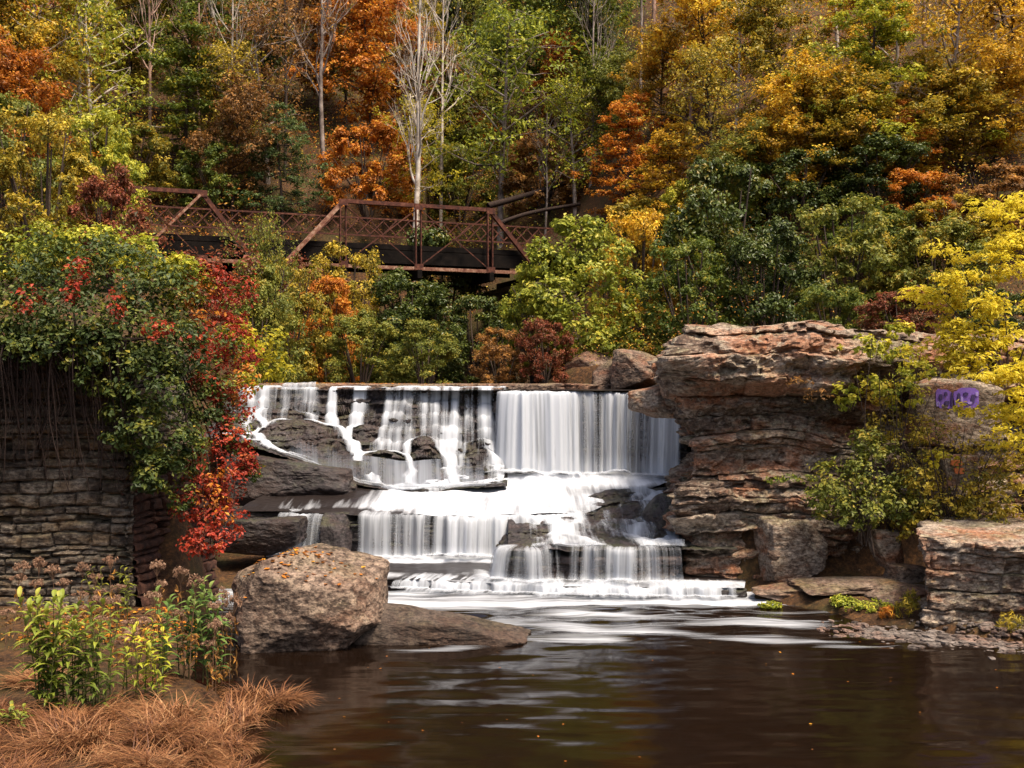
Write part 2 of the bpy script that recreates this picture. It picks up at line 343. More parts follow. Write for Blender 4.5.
# ================================================================ rock builders
def strata(foot, z0, z1, seed, th=(.1, .4), prof=None, amp=.12, blk=(.4, 1.4), blkamp=.1, res=.05, dip=(0, 0), warp=.07, topn=.06, bev=.05, rough=.035, crack=.4, corner=3, topfn=None, chips=.18):
    rng = np.random.default_rng(seed)
    foot = np.asarray(foot, float); foot, s = resample(np.vstack([foot, foot[:1]]), res); foot = foot[:-1]; s = s[:-1]; n = len(foot); per = s[-1]+res
    for _ in range(corner*3): foot = .25*np.roll(foot, 1, 0)+.5*foot+.25*np.roll(foot, -1, 0)
    tg = np.roll(foot, -2, 0)-np.roll(foot, 2, 0); nx, ny = tg[:, 1], -tg[:, 0]; l = np.hypot(nx, ny)+1e-9; nx /= l; ny /= l
    area = np.sum(foot[:, 0]*np.roll(foot[:, 1], -1)-np.roll(foot[:, 0], -1)*foot[:, 1])
    if area < 0: nx, ny = -nx, -ny
    cen = foot.mean(0); rows = []; cols = []; z = z0; i = 0
    p2 = st3(foot[:, 0], foot[:, 1], foot[:, 0]*0)
    wz = warp*fbm(p2*.35, 3, seed+5)
    while z < z1-1e-4:
        t = rng.uniform(*th)
        if z+t > z1-th[0]*.6: t = z1-z
        m = max(3, int(t/res)+1)
        fr = np.linspace(0, 1, m); fr = np.r_[0, .02/t if t > .08 else .1, fr[1:-1], 1-(.02/t if t > .08 else .1), 1]
        bl = rng.uniform(*blk); u = s/bl+rng.uniform(0, 9)+.35*vnoise(st3(s*.8/bl, s*0+i*3.3), seed+9); nb = max(2, int(per/bl)); cid = np.floor(u).astype(int) % nb; cf = u-np.floor(u)
        hb = _h(cid, cid*0+i, cid*0, seed+21); ht = _h(cid, cid*0+i, cid*0+1, seed+31)
        groove = -.05*(_h(np.round(u).astype(int) % nb, cid*0+i, cid*0+2, seed) > .5)*np.exp(-(np.minimum(cf, 1-cf)*bl/.035)**2)
        A = amp*1.6*fbm(p2*.45+np.array([0, 0, i*5.7]), 3, seed+3)+blkamp*(hb*2-1)+groove+rng.normal(0, amp*.35)
        c0 = .10*rng.random() if rng.random() < crack else 0; c1 = .10*rng.random() if rng.random() < crack else 0
        for f in fr:
            e = -(bev+c0)*max(0, 1-f*t/.045)**2-(bev+c1)*max(0, 1-(1-f)*t/.045)**2
            zz = z+f*t
            rows.append((zz, A+e)); cols.append(ht)
        z += t; i += 1
    nr = len(rows); V = np.zeros((nr, n, 3)); Zr = np.array([r[0] for r in rows])
    for k, (zz, A) in enumerate(rows):
        off = A+(prof(np.full(n, zz), nx, ny, foot) if prof else 0)
        fz = (zz-z0)/(z1-z0)
        V[k, :, 0] = foot[:, 0]+nx*off; V[k, :, 1] = foot[:, 1]+ny*off
        V[k, :, 2] = zz+wz*fz+(dip[0]*(foot[:, 0]-cen[0])+dip[1]*(foot[:, 1]-cen[1]))*fz
    V[:, :, 2] += warp*1.3*fbm(V*np.array([.55, .55, .7]), 3, seed+47)*sm(z0, z0+.5, V[:, :, 2])
    q = fbm(V*np.array([.8, .8, 1.9]), 4, seed+48)*4; q = (np.floor(q)+sm(.35, .65, q-np.floor(q)))/4; chip = chips*q
    V[:, :, 0] += nx*chip; V[:, :, 1] += ny*chip
    d = rough*fbm(V*np.array([3.2, 3.2, 5]), 4, seed+40)+rough*.7*fbm(V*np.array([11, 11, 14]), 2, seed+41)
    V[:, :, 0] += nx*d; V[:, :, 1] += ny*d
    V[:, :, 2] += .5*rough*fbm(V*4+9, 3, seed+44)
    Q = [gridq(nr, n, True)]; rn = [np.repeat(np.array([c for c in cols[:-1]]), 1, 0).reshape(-1)]
    top = V[-1]; c3 = top.mean(0); K = 26; caps = []
    for j in range(1, K+1):
        f = 1-j/K; r = c3+(top-c3)*f; r[:, 2] = top[:, 2]*f+c3[2]*(1-f)
        zt = topn*fbm(r*np.array([1, 1, .01])*1.5, 5, seed+50)*min(1, j/3)
        r = r.copy(); r[:, 2] += zt
        if topfn is not None: r[:, 2] += topfn(r[:, 0], r[:, 1])*min(1, j/4)
        caps.append(r)
    V = np.concatenate([V.reshape(-1, 3)]+caps)
    Q.append(gridq(K+1, n, True, (nr-1)*n))
    rn = np.concatenate([np.concatenate(rn), np.full(K*n, .45)])
    return V, np.concatenate(Q), rn

_ico = None
def ico():
    global _ico
    if _ico is None:
        bm = bmesh.new(); bmesh.ops.create_icosphere(bm, subdivisions=6, radius=1)
        V = np.array([v.co for v in bm.verts]); T = np.array([[v.index for v in f.verts] for f in bm.faces]); bm.free(); _ico = (V, T)
    return _ico
def boulder(c, size, planes, seed, rough=.06, soft=22, nplanes=9, rz=0):
    D, T = ico(); rng = np.random.default_rng(seed)
    pl = [np.array(p, float) for p in planes]
    for _ in range(nplanes):
        v = rng.normal(size=3); v /= np.linalg.norm(v); pl.append(np.r_[v, rng.uniform(.78, 1.05)])
    for k in range(3):
        for sg in (-1, 1):
            v = np.zeros(4); v[k] = sg; v[3] = 1.04; pl.append(v)
    q = []
    for p in pl:
        nrm = p[:3]/np.linalg.norm(p[:3]); q.append(np.maximum(D@nrm, 1e-3)/p[3])
    q = np.array(q); r = 1/(np.sum(q**soft, 0)**(1/soft))
    V = D*r[:, None]
    q = fbm(V*2.1+5, 4, seed+3)*3; q = (np.floor(q)+sm(.3, .7, q-np.floor(q)))/3
    nz = rough*(.8*fbm(V*1.6, 3, seed)+1.1*q+.4*fbm(V*5, 4, seed+7)-.4*np.abs(fbm(V*6, 4, seed+9)))
    V = V+D*nz[:, None]
    V = V*np.array(size); cs, sn = math.cos(rz), math.sin(rz)
    V = np.stack([V[:, 0]*cs-V[:, 1]*sn, V[:, 0]*sn+V[:, 1]*cs, V[:, 2]], -1)+np.array(c)
    return V, T
def rock_thing(name, label, cat, c, size, mat, seed, planes=(), group=None, **k):
    V, T = boulder(c, size, planes, seed, **k)
    return solid(name, label, cat, V, mat, group, T=T, fattr={'rnd': np.full(len(T), .45+.1*((seed*37) % 10)/10)})
def strata_thing(name, label, cat, foot, z0, z1, mat, seed, group=None, **k):
    V, Q, rn = strata(foot, z0, z1, seed, **k)
    return solid(name, label, cat, V, mat, group, Q=Q, fattr={'rnd': rn})
def pxs(*pts): return [(PX(px, Y), Y) for px, Y in pts]

# ================================================================ the waterfall's rock ledges
T4 = pxs((275, 22.9), (330, 22.8), (395, 22.7), (470, 22.3), (560, 21.95), (640, 21.85), (700, 21.75), (745, 21.7))
T3 = pxs((506, 23.3), (503, 22.75), (525, 22.5), (560, 22.65), (600, 22.5), (640, 22.35), (682, 22.5))
T2 = pxs((278, 26.0), (312, 25.7), (350, 25.45), (420, 25.45), (500, 25.3), (545, 25.5), (585, 25.9))
TM = pxs((350, 28.75), (375, 28.4), (405, 28.3), (440, 28.25), (470, 28.7))
TL = pxs((394, 31.75), (430, 31.5), (470, 31.4), (502, 31.3))
TR = pxs((496, 31.1), (520, 30.75), (560, 30.95), (600, 31.05), (640, 30.85), (664, 30.4), (690, 30.0))
def back(lip, y): return [(p[0]-0.0, p[1]+.09) for p in lip]+[(lip[-1][0]+.3, y), (lip[0][0]-.3, y)]
led = dict(amp=.06, blkamp=.04, th=(.08, .4), blk=(.4, 1.6), topn=.03, warp=.03, rough=.045, corner=1, chips=.2)
strata_thing('rock_ledge', 'lowest and widest dark rock step of the waterfall, barely above the pool', 'rock ledge', back(T4, 26.4), -.6, .12, M['wet'], 11, **led)
strata_thing('rock_ledge', 'dark square-edged rock step of the waterfall in front of the right cliff', 'rock ledge', back(T3, 27.6), -.3, .78, M['wet'], 12, dip=(0, .055), **led)
T2r = [(PX(232, 26.2), 26.2)]+T2
strata_thing('rock_ledge', 'long dark rock step across the middle of the waterfall, under the wide white curtain', 'rock ledge', back(T2r, 30.0), -.2, 1.12, M['wet'], 13, dip=(0, .05), **led)
strata_thing('rock_ledge', 'small dark rock step in the foaming water, just below the upper falls', 'rock ledge', back(TM, 30.2), .8, 1.51, M['wet'], 14, **led)
strata_thing('rock_ledge', 'high dark rock face behind the widest and tallest white curtain of water', 'rock ledge', [(p[0], p[1]+.1) for p in back(TR, 34.5)], .9, 3.70, M['wet'], 15, **{**led, 'amp': .12, 'blkamp': .1, 'th': (.12, .45)})
strata_thing('rock_ledge', 'long low shelf of brown rock with fallen leaves along the top of the waterfall', 'rock ledge', pxs((225, 33.2), (290, 33.1), (400, 33.4), (520, 34.2), (650, 34.4), (650, 38), (470, 39.5), (215, 37.5)), 3.5, 4.20, M['brownrock'], 18, **{**led, 'amp': .15})
rk = rock_thing
rk('rock_ledge', 'big dark slanting rock slab beside the red creeper, left of the white cascades', 'rock ledge', P(300, 481, 28.5), (1.75, 1.05, .86), M['wet'], 19, planes=[(.30, -.12, 1, .62), (-.1, -1, .25, .80), (1, -.2, .15, .85), (.1, -1, -.5, .9)], soft=34, nplanes=4, rough=.07)
rk('rock_ledge', 'lower dark rock shelf under the slanting slab, left of the middle step', 'rock ledge', P(285, 520, 26.9), (1.5, .9, .42), M['wet'], 20, planes=[(.08, -.1, 1, .7), (0, -1, .1, .85)], soft=34, nplanes=4, rough=.07)
rk('wet_rock', 'dark block of rock set in the long step between two short curtains of water', 'rock', P(338, 536, 25.55), (.34, .4, .5), M['wet'], 34, soft=40)
rk('wet_rock', 'black leaning rock wedge at the foot of the right cliff beside the foam', 'rock', P(662, 520, 25.2), (.45, .9, .55), M['wet'], 36)
rk('wet_rock', 'dark flat rock poking from the water behind the big pale boulder', 'rock', P(262, 538, 25.0), (.9, .6, .45), M['wet'], 37)

# ================================================================ falling and flowing water
def strip_mesh(rows, den, us, vs, seed, bulge=.05):
    rows = np.asarray(rows); nr, n, _ = rows.shape
    V = rows.reshape(-1, 3)
    U = np.stack([np.broadcast_to(us[None, :], (nr, n)), np.broadcast_to(vs[:, None], (nr, n)) if vs.ndim == 1 else vs], -1).reshape(-1, 2)
    return dict(V=V, Q=gridq(nr, n), uv=U+seed*3.17, vattr={'den': np.asarray(den).reshape(-1)}, smooth=True)
def curtain(lip, zl, zb, throw=.2, inflow=.7, skirt=.7, den=1., gaps=(), seed=0, col=.05, foot=None):
    lip = np.array(lip, float); zl = np.broadcast_to(np.asarray(zl, float), (len(lip),)); zb = np.broadcast_to(np.asarray(zb, float), (len(lip),))
    L4, s = resample(np.column_stack([lip, zl, zb]), .035); n = len(s)
    tg = np.gradient(L4[:, :2], axis=0)
    for _ in range(40): tg = np.vstack([tg[:1], .25*tg[:-2]+.5*tg[1:-1]+.25*tg[2:], tg[-1:]])
    nrm = np.stack([tg[:, 1], -tg[:, 0]], -1); nrm /= np.linalg.norm(nrm, axis=1)[:, None]
    c0 = fbm(st3(s*.9, s*0+seed+.5), 2, seed+6); c1 = fbm(st3(s*1.6, s*0+seed), 3, seed); c2 = fbm(st3(s*7, s*0+seed), 3, seed+1)
    L4[:, 2] -= .05*np.abs(c2)+.06*np.clip(c1, 0, 1); L4[:, 3] += np.clip(.16*c0+.10*c1, -.03, .3)*np.clip((L4[:, 2]-L4[:, 3]), 0, 1)
    lipj = 2.2*col*(c1*1.5+c2*.8); thr = throw*(1+.35*c1+.25*c2)
    D = np.full(n, float(den))+.26*c1+.18*c0
    for a, b, dv in gaps:                      # by fraction along the lip
        f = s/s[-1]; D = D+dv*sm(a-.015, a+.015, f)*sm(b+.015, b-.015, f)
    rows, dens, vs = [], [], []; v = 0
    for k, a in enumerate(np.linspace(0, 1, 8)[:-1]):
        o = -inflow*(1-a)+lipj*a; rows.append(np.column_stack([L4[:, :2]+nrm*o[:, None], L4[:, 2]+.03+.015*(1-a)-.02*a**3])); dens.append(D*.75*sm(0, .6, a)+.1*a); vs.append(v); v += inflow/8
    H = (L4[:, 2]-L4[:, 3]).mean()
    m = max(10, int(H/.06))
    for f in np.linspace(0, 1, m):
        o = lipj+thr*(f**.5); z = L4[:, 2]+.01-(L4[:, 2]-L4[:, 3])*(f**1.15)
        fl = .02*c2*sm(0, .3, f)
        rows.append(np.column_stack([L4[:, :2]+nrm*(o+fl)[:, None], z])); dens.append(D*(1-.12*f)+.25*sm(.75, 1, f)); vs.append(v); v += H/m
    for b in np.linspace(0, 1, 9)[1:]:
        o = lipj+thr+skirt*b; hump = .06*math.sin(b*math.pi)
        rows.append(np.column_stack([L4[:, :2]+nrm*o[:, None], L4[:, 3]+.025+hump*(1+c1)-.03*b])); dens.append((np.maximum(D, .5)*.9+.2)*(1-b**1.6)-.1*b); vs.append(v); v += skirt/8
    ends = np.minimum(sm(0, .05, s/s[-1]), sm(1, .95, s/s[-1]))
    return strip_mesh(rows, np.array(dens)-(1-ends)[None]*.5, s, np.array(vs), seed)
def chute(path, wd, den=1., seed=0, bulge=.05, lift=.04, xdir=None):
    p = np.array(path, float); n = max(12, int(np.linalg.norm(np.diff(p, axis=0), axis=1).sum()/.06)); c = smooth_path(p, n); wdt = np.interp(np.linspace(0, 1, n), np.linspace(0, 1, len(np.atleast_1d(wd))), np.atleast_1d(wd)) if np.ndim(wd) else np.full(n, float(wd))
    tg = np.gradient(c, axis=0); tg /= np.linalg.norm(tg, axis=1)[:, None]
    side = np.cross(tg, np.array([0, -.55, .8])); 
    for _ in range(10): side = np.vstack([side[:1], .25*side[:-2]+.5*side[1:-1]+.25*side[2:], side[-1:]])
    side /= np.linalg.norm(side, axis=1)[:, None]; up = np.cross(side, tg)
    up *= np.sign(up@np.array([0, -.5, .8]))[:, None]
    nu = max(9, int(wdt.max()/.04)); u = np.linspace(-1, 1, nu)
    j = fbm(st3(u*2.5+seed*3.1, u*0), 3, seed)
    V = c[:, None]+side[:, None]*(u[None, :, None]*wdt[:, None, None]/2)+up[:, None]*(lift+bulge*(1-u**2)[None, :, None]*np.minimum(1, wdt)[:, None, None]+.05*j[None, :, None])
    t = np.linspace(0, 1, n)
    D = (den-.12-.8*np.abs(u)**1.5)[None]+.26*fbm(np.dstack([np.broadcast_to(u*2.2+seed, (n, len(u))), np.broadcast_to((np.arange(n)*.05)[:, None], (n, len(u))), np.zeros((n, len(u)))]), 3, seed)-.15*(1-np.minimum(sm(0, .12, t), sm(1, .85, t)))[:, None]*4*.6
    s = np.r_[0, np.cumsum(np.linalg.norm(np.diff(c, axis=0), axis=1))]
    return strip_mesh(V, D, (u+1)*wdt.mean()/2, s, seed)
def fall(label, pieces, group=None):
    Vs = np.concatenate([p['V'] for p in pieces]); c = Vs.mean(0); c[2] = Vs[:, 2].min()
    if len(pieces) == 1: return solid('waterfall', label, 'waterfall', pieces[0]['V'], M['fall'], group, **{k: v for k, v in pieces[0].items() if k != 'V'})
    t = thing('waterfall', label, 'waterfall', tuple(c), 0, group)
    for p in pieces: part('water_strand', p['V'], M['fall'], t, **{k: v for k, v in p.items() if k != 'V'})
fall('tallest and widest white curtain of the upper falls, dropping beside the right cliff', [curtain(TR, 3.985, 1.72, .28, den=.72, gaps=[(.0, .42, .35), (.5, .58, -.15), (.66, .72, -.35), (.80, .97, .2)], seed=1, skirt=1.1)])
fall('row of tiny falls on the topmost shelf, left end of the waterfall', [curtain(pxs((284, 33.15), (300, 33.05), (317, 33.1)), 4.24, 4.02, .1, .5, .4, den=.75, seed=9)])
fall('low white curtain over the small step just below the upper falls', [curtain(TM, 1.55, 1.24, .12, .5, .55, den=.8, gaps=[(.0, .16, -.4)], seed=16)])
fall('long white curtain over the middle step, spanning most of the cascade', [curtain(T2[2:], 1.18, .25, .22, .9, .8, den=.72, gaps=[(.0, .04, -.3), (.31, .36, -.35), (.6, .98, .25)], seed=17)])
fall('short slanted curtain at the left end of the middle step, above the pale boulder', [curtain(T2[:2]+[(PX(326, 25.65), 25.65)], 1.17, .25, .35, .8, .6, den=.7, seed=18)])
fall('square-cornered curtain over the lower step in front of the right cliff', [curtain(T3, .85, .2, .16, .4, .6, den=.6, gaps=[(.12, .4, -.12), (.40, .46, -.3)], seed=19)])
fall('knee-high line of white water along the lowest step, just above the pool', [curtain(T4[2:], .18, .015, .12, .9, .5, den=.85, seed=20)])

def cascade(xa, xb, ya, yb, zfn, sources, seed, rock_label, water_label, gain=1., st=.03, blur=2, inertia=.72, jit=.5, lift=.03, bias=.25):
    """broken rock between ya and yb, and the water that runs down it: 9000 drops are let go at the top and find their own way"""
    rng = np.random.default_rng(seed); xs = np.arange(xa, xb, st); ys = np.arange(ya, yb, st*.7)
    X, Y = np.meshgrid(xs, ys); Z = zfn(X, Y); p3 = np.dstack([X, Y, Z])
    Z = Z+.05*fbm(p3*np.array([2.5, 2.5, 3.5]), 4, seed+1)
    rock = p3.copy(); rock[..., 2] = Z
    q = fbm(p3*np.array([1.6, 1.0, 3.5]), 4, seed+2)*4; q = (np.floor(q)+sm(.3, .7, q-np.floor(q)))/4
    rock[..., 1] += .14*q+.05*fbm(p3*np.array([6, 6, 9]), 3, seed+3); rock[..., 2] += .03*fbm(p3*9, 3, seed+4)
    lay = Z/.15+.9*fbm(p3*np.array([.7, .7, .3]), 3, seed+11); li = np.floor(lay).astype(int); lf = lay-li; bk = np.floor(X*1.1+3*_h(li, li*0, li*0, seed)+.4*vnoise(p3*1.5, 7)).astype(int)
    rock[..., 1] -= (.20*(_h(li, bk, li*0, seed+3)-.6)-.05*np.exp(-(np.minimum(lf, 1-lf)/.12)**2))*sm(.6, 1.6, np.hypot(*np.gradient(Z, st*.7, st)))
    hb = _h(np.floor(X*1.3+2*fbm(p3*.7, 2, 3)).astype(int), np.floor(Z*4).astype(int), X.astype(int)*0, seed)
    Qg = gridq(len(ys), len(xs)); Qg = Qg[:, ::1]
    solid('rock_ledge', rock_label, 'rock ledge', rock.reshape(-1, 3), M['wet'], Q=Qg, fattr={'rnd': hb.reshape(-1)[Qg[:, 0]]})
    def blr(A, k):
        for _ in range(k):
            A = np.pad(A, 1, mode='edge'); A = .25*A[:-2, 1:-1]+.5*A[1:-1, 1:-1]+.25*A[2:, 1:-1]
            A = np.pad(A, 1, mode='edge'); A = .25*A[1:-1, :-2]+.5*A[1:-1, 1:-1]+.25*A[1:-1, 2:]
            A = A[:, :] if A.shape == X.shape else A[1:-1, 1:-1]
        return A
    def blur2(A, k):
        for _ in range(k):
            A = (np.roll(A, 1, 0)+2*A+np.roll(A, -1, 0))/4; A = (np.roll(A, 1, 1)+2*A+np.roll(A, -1, 1))/4
        return A
    Zs = blur2(Z, 2); gy, gx = np.gradient(Zs, st*.7, st)
    n = 9000; w_ = np.array([s_[3] for s_ in sources]); k = rng.choice(len(sources), n, p=w_/w_.sum())
    S_ = np.array([s_[:3] for s_ in sources]); px_ = S_[k, 0]+(S_[k, 1]-S_[k, 0])*rng.random(n); py_ = S_[k, 2]+rng.normal(size=n)*.03
    vx = np.zeros(n); vy = -np.ones(n)*.6; acc = np.zeros_like(Z); live = np.ones(n, bool)
    for it in range(520):
        ix = np.clip(((px_-xa)/st).astype(int), 0, len(xs)-1); iy = np.clip(((py_-ya)/(st*.7)).astype(int), 0, len(ys)-1)
        np.add.at(acc, (iy[live], ix[live]), 1)
        g1, g2 = gx[iy, ix], gy[iy, ix]; m_ = np.hypot(g1, g2)+.25
        vx = inertia*vx+(1-inertia)*(-g1/m_+rng.normal(size=n)*jit); vy = inertia*vy+(1-inertia)*(-g2/m_-bias+rng.normal(size=n)*jit*.5)
        l = np.hypot(vx, vy)+1e-6; px_ = px_+vx/l*st*.8; py_ = py_+vy/l*st*.8
        live &= (py_ > ya) & (px_ > xa) & (px_ < xb)
        if not live.any(): break
    acc = blur2(acc, blur); q_ = np.percentile(acc[acc > .5], 85); D = gain*np.clip(acc/q_, 0, 1.6)**.5*(.80+.5*fbm(np.dstack([X*1.7, Y*1.2, Z*1.2]), 3, seed+8))
    ny_ = np.hypot(1, np.hypot(gx, gy)); W = np.dstack([X-gx/ny_*(lift+.05*np.clip(D, 0, 1)), Y-gy/ny_*(lift+.07*np.clip(D, 0, 1)), Zs+(lift+.07*np.clip(D, 0, 1.2))/ny_])
    sl = np.cumsum(np.hypot(st*.7, np.diff(Zs, axis=0, prepend=Zs[:1])), 0)
    edge = np.minimum(np.minimum(sm(xa, xa+.15, X), sm(xb, xb-.15, X)), 1)
    D = np.clip(D-.06, -.1, 1.)*edge-.25*(1-edge); D = D-.4*sm(ya+.25, ya, Y)[..., ]
    solid('waterfall', water_label, 'waterfall', W.reshape(-1, 3), M['cascade'], Q=Qg, uv=np.stack([X, sl], -1).reshape(-1, 2), vattr={'den': D.reshape(-1)}, smooth=True)
def terr(z, h, seed, X, Y, sharp=.75):
    w_ = .95*fbm(np.dstack([X*.95, Y*.6, X*0]), 4, seed); q = z/h+w_; f = q-np.floor(q)
    return (np.floor(q)+.35*f+.65*sm(sharp-.16, sharp+.16, f)-w_*.8)*h
def zl_(X, Y):
    p = 512+F*X/Y
    yf = np.interp(p, [230, 250, 300, 330, 360, 400, 450, 505], [29.2, 29.0, 28.75, 28.6, 28.5, 28.6, 29.6, 30.2]); zf = np.interp(p, [230, 250, 300, 330, 360, 400, 450, 505], [2.85, 2.7, 2.28, 1.98, 1.66, 1.5, 1.62, 1.7])
    y1 = 32.0+.15*fbm(np.dstack([X*1.1, X*0, X*0]), 3, 5); u = (Y-yf)/(y1-yf)
    gl = np.interp(u, [-.2, 0, .25, .5, .68, .78, .90, 1, 1.1], [-.05, 0, .10, .26, .42, .50, .70, 1, 1.0]); gr_ = np.interp(u, [-.2, 0, .3, .5, .62, .8, .95, 1, 1.1], [-.05, 0, .12, .26, .42, .72, .92, 1, 1.0])
    k = sm(360, 420, p); z = zf+(4.03-zf)*(gl*(1-k)+gr_*k)
    zt = terr(z, .36, 61, X, Y); z = np.where(u < .98, z+(zt-z)*sm(0, .12, u)*sm(1.0, .93, u), 4.03+0*z)
    for bx, by, r, h in ((305, 30.7, .85, .28), (385, 30.1, .45, .22), (330, 30.2, .4, .18), (425, 30.7, .35, .2), (478, 30.9, .3, .15), (275, 30.2, .4, .2), (365, 31.2, .3, .2)):
        z = z+h*np.exp(-(((X-PX(bx, by))/r)**2+((Y-by)/(r*.7))**2)**1.5)
    return z
cascade(PX(228, 32.3), PX(508, 30.4), 28.2, 32.6, zl_, [(PX(250, 32.3), PX(288, 32.3), 32.35, .22), (PX(299, 32.3), PX(318, 32.3), 32.35, .05), (PX(333, 32.3), PX(372, 32.3), 32.35, .26), (PX(384, 32.3), PX(392, 32.3), 32.35, .03), (PX(398, 32.3), PX(505, 32.3), 32.35, .55)], 71,
        'broken mossy dark rock steps of the left half of the upper falls', 'many thin white streams splitting over broken dark rocks, left half of the upper falls', gain=1.55)
def zr_(X, Y):
    p = 512+F*X/Y; v = (Y-22.62)/(28.6-22.62); z = .79+(1.62-.79)*np.interp(v, [0, .2, .45, .6, .8, 1], [0, .07, .30, .55, .85, 1])
    zt = terr(z, .2, 65, X, Y, .7); z = z+(zt-z)*sm(.02, .15, v)
    for bx, by, r, h in ((615, 28.0, 1.0, .12), (640, 26.2, .6, .14), (575, 26.0, .5, .12), (655, 24.6, .5, .1), (590, 24.4, .5, .05)): z = z+h*np.exp(-(((X-PX(bx, by))/r)**2+((Y-by)/(r*.6))**2)**1.5)
    z = z-.26*sm(630, 560, p)*sm(25.3, 26.3, Y)-.16*sm(27.2, 28.2, Y)
    return z+.5*sm(673, 690, p)*sm(23.5, 24.5, Y)
cascade(PX(508, 22.9), PX(705, 26.5), 22.62, 28.9, zr_, [(PX(560, 27.2), PX(600, 27.2), 27.1, .4), (PX(625, 28.0), PX(690, 28.0), 27.6, .9), (PX(545, 25.6), PX(575, 25.6), 25.4, .5), (PX(600, 25.6), PX(670, 25.6), 25.4, .3)], 73, 'gently sloping dark rock apron between the tallest curtain and the lower square step', 'thin white water fanning down a dark rock apron below the tallest curtain', gain=1.15, jit=.9, st=.035, blur=3, bias=.8)

def ruled(front, bk, nu, nv, zf, zb, ffn, seed, wob=.03, uvs=(1, 1)):
    f, _ = resample(np.array(front), .05); b, _ = resample(np.array(bk), .05)
    tt = np.linspace(0, 1, nu)
    f = np.stack([np.interp(tt, np.linspace(0, 1, len(f)), f[:, k]) for k in (0, 1)], -1); b = np.stack([np.interp(tt, np.linspace(0, 1, len(b)), b[:, k]) for k in (0, 1)], -1)
    v = np.linspace(0, 1, nv); X = f[None]*(1-v)[:, None, None]+b[None]*v[:, None, None]
    z = zf+(zb-zf)*v[:, None]+wob*fbm(np.dstack([X[..., 0]*1.2, X[..., 1]*1.2, X[..., 0]*0]), 4, seed)
    fo = ffn(X[..., 0], X[..., 1])
    px = 512+F*X[..., 0]/X[..., 1]
    V = np.dstack([X, z]).reshape(-1, 3)
    return dict(V=V, Q=gridq(nv, nu), uv=np.stack([X[..., 0]*uvs[0], X[..., 1]*uvs[1]], -1).reshape(-1, 2)+seed, fo=np.clip(fo, 0, 1.2).reshape(-1))
def gs(x, c, w): return np.exp(-((x-c)/w)**2)
def fC(x, y):   # foam below the upper falls, flowing to the middle step
    p = 512+F*x/y
    return np.clip(.98*sm(372, 420, p+(31-y)*6)*sm(700, 600, p+(28.5-y)*22)+.55*sm(28.6, 30.2, y)-.9*sm(26.6, 25.6, y)*sm(440, 380, p)-.5*gs(p, 620, 60)*gs(y, 28.3, .8)+.42*sm(28.2, 26.2, y)*sm(262, 300, p)*sm(400, 360, p), .05, 1.2)
def fA(x, y):
    p = 512+F*x/y
    return np.clip(.95*sm(24.35, 24.95, y)*sm(600, 520, p)+.16+.3*gs(y, 23.3, .35)+.55*sm(22.75, 22.3, y)-.45*gs(p, 430, 50)*gs(y, 23.9, .5), .05, 1.)
def fB(x, y): return np.clip(.22+.4*sm(26, 27.5, y), 0, 1)
pcs = [ruled([(p[0], p[1]+.05) for p in T2r], pxs((300, 29.4), (395, 30.0), (480, 31.2), (560, 31.4), (700, 31.2)), 240, 160, 1.165, 1.74, fC, 1, .07, (1, .6)),
       ruled([(p[0], p[1]+.05) for p in T4], pxs((262, 26.6), (750, 26.2)), 240, 120, .165, .24, fA, 2, .03, (.35, 2.2)),
       ruled(pxs((225, 31.9), (300, 31.95), (400, 31.7), (505, 31.2), (690, 30.6)), pxs((215, 47), (520, 47)), 120, 60, 4.02, 4.06, lambda x, y: .05+0*x, 4, .015, (1, 1))]
off = np.cumsum([0]+[len(p['V']) for p in pcs])
struct('stream', np.concatenate([p['V'] for p in pcs]), M['stream'], Q=np.concatenate([p['Q']+o for p, o in zip(pcs, off)]), uv=np.concatenate([p['uv'] for p in pcs]), vattr={'foam': np.concatenate([p['fo'] for p in pcs])}, smooth=True)
# pool
pax = axis(-7, 9, .09, -60, 60, 1.3); pay = axis(10, 22.4, .07, -60, 22.4, 1.3)
X, Y = np.meshgrid(pax, pay)
def band(pts, wd):
    pts, _ = resample(np.array([PP[:2] for PP in pts]), .15); d = np.full(X.shape, 1e9)
    for q in pts: d = np.minimum(d, (X-q[0])**2*.3+(Y-q[1])**2)
    return np.exp(-d/wd**2)
zpool = lambda px, py: P(px, py, F*CAMZ/(py-384))
foam = .55*sm(20.6, 21.3, Y)+.6*band([zpool(395, 604), zpool(470, 606), zpool(600, 603), zpool(745, 602)], .25)+.42*band([zpool(500, 622), zpool(600, 630), zpool(680, 632), zpool(760, 640), zpool(880, 648), zpool(1010, 655)], .32)\
     +.5*band([zpool(380, 652), zpool(440, 650), zpool(520, 640), zpool(600, 640)], .25)+.42*band([zpool(560, 612), zpool(680, 618), zpool(800, 624)], .3)+.30*sm(17.2, 19.5, Y)
foam = foam*sm(14.5, 18, Y)*.8*(1+.5*fbm(np.dstack([X*.8, Y*1.5, X*0]), 3, 14))
Zp = .02*fbm(np.dstack([X*1.2, Y*3, X*0]), 3, 8)*(1+2*sm(16, 20, Y))
struct('water', np.dstack([X, Y, Zp]), M['pool'], Q=gridq(len(pay), len(pax)), uv=np.stack([Y*1.9+.5*fbm(np.dstack([X*.4, Y*.5, X*0]), 2, 4), X*.9], -1).reshape(-1, 2), vattr={'foam': foam.reshape(-1)}, smooth=True)

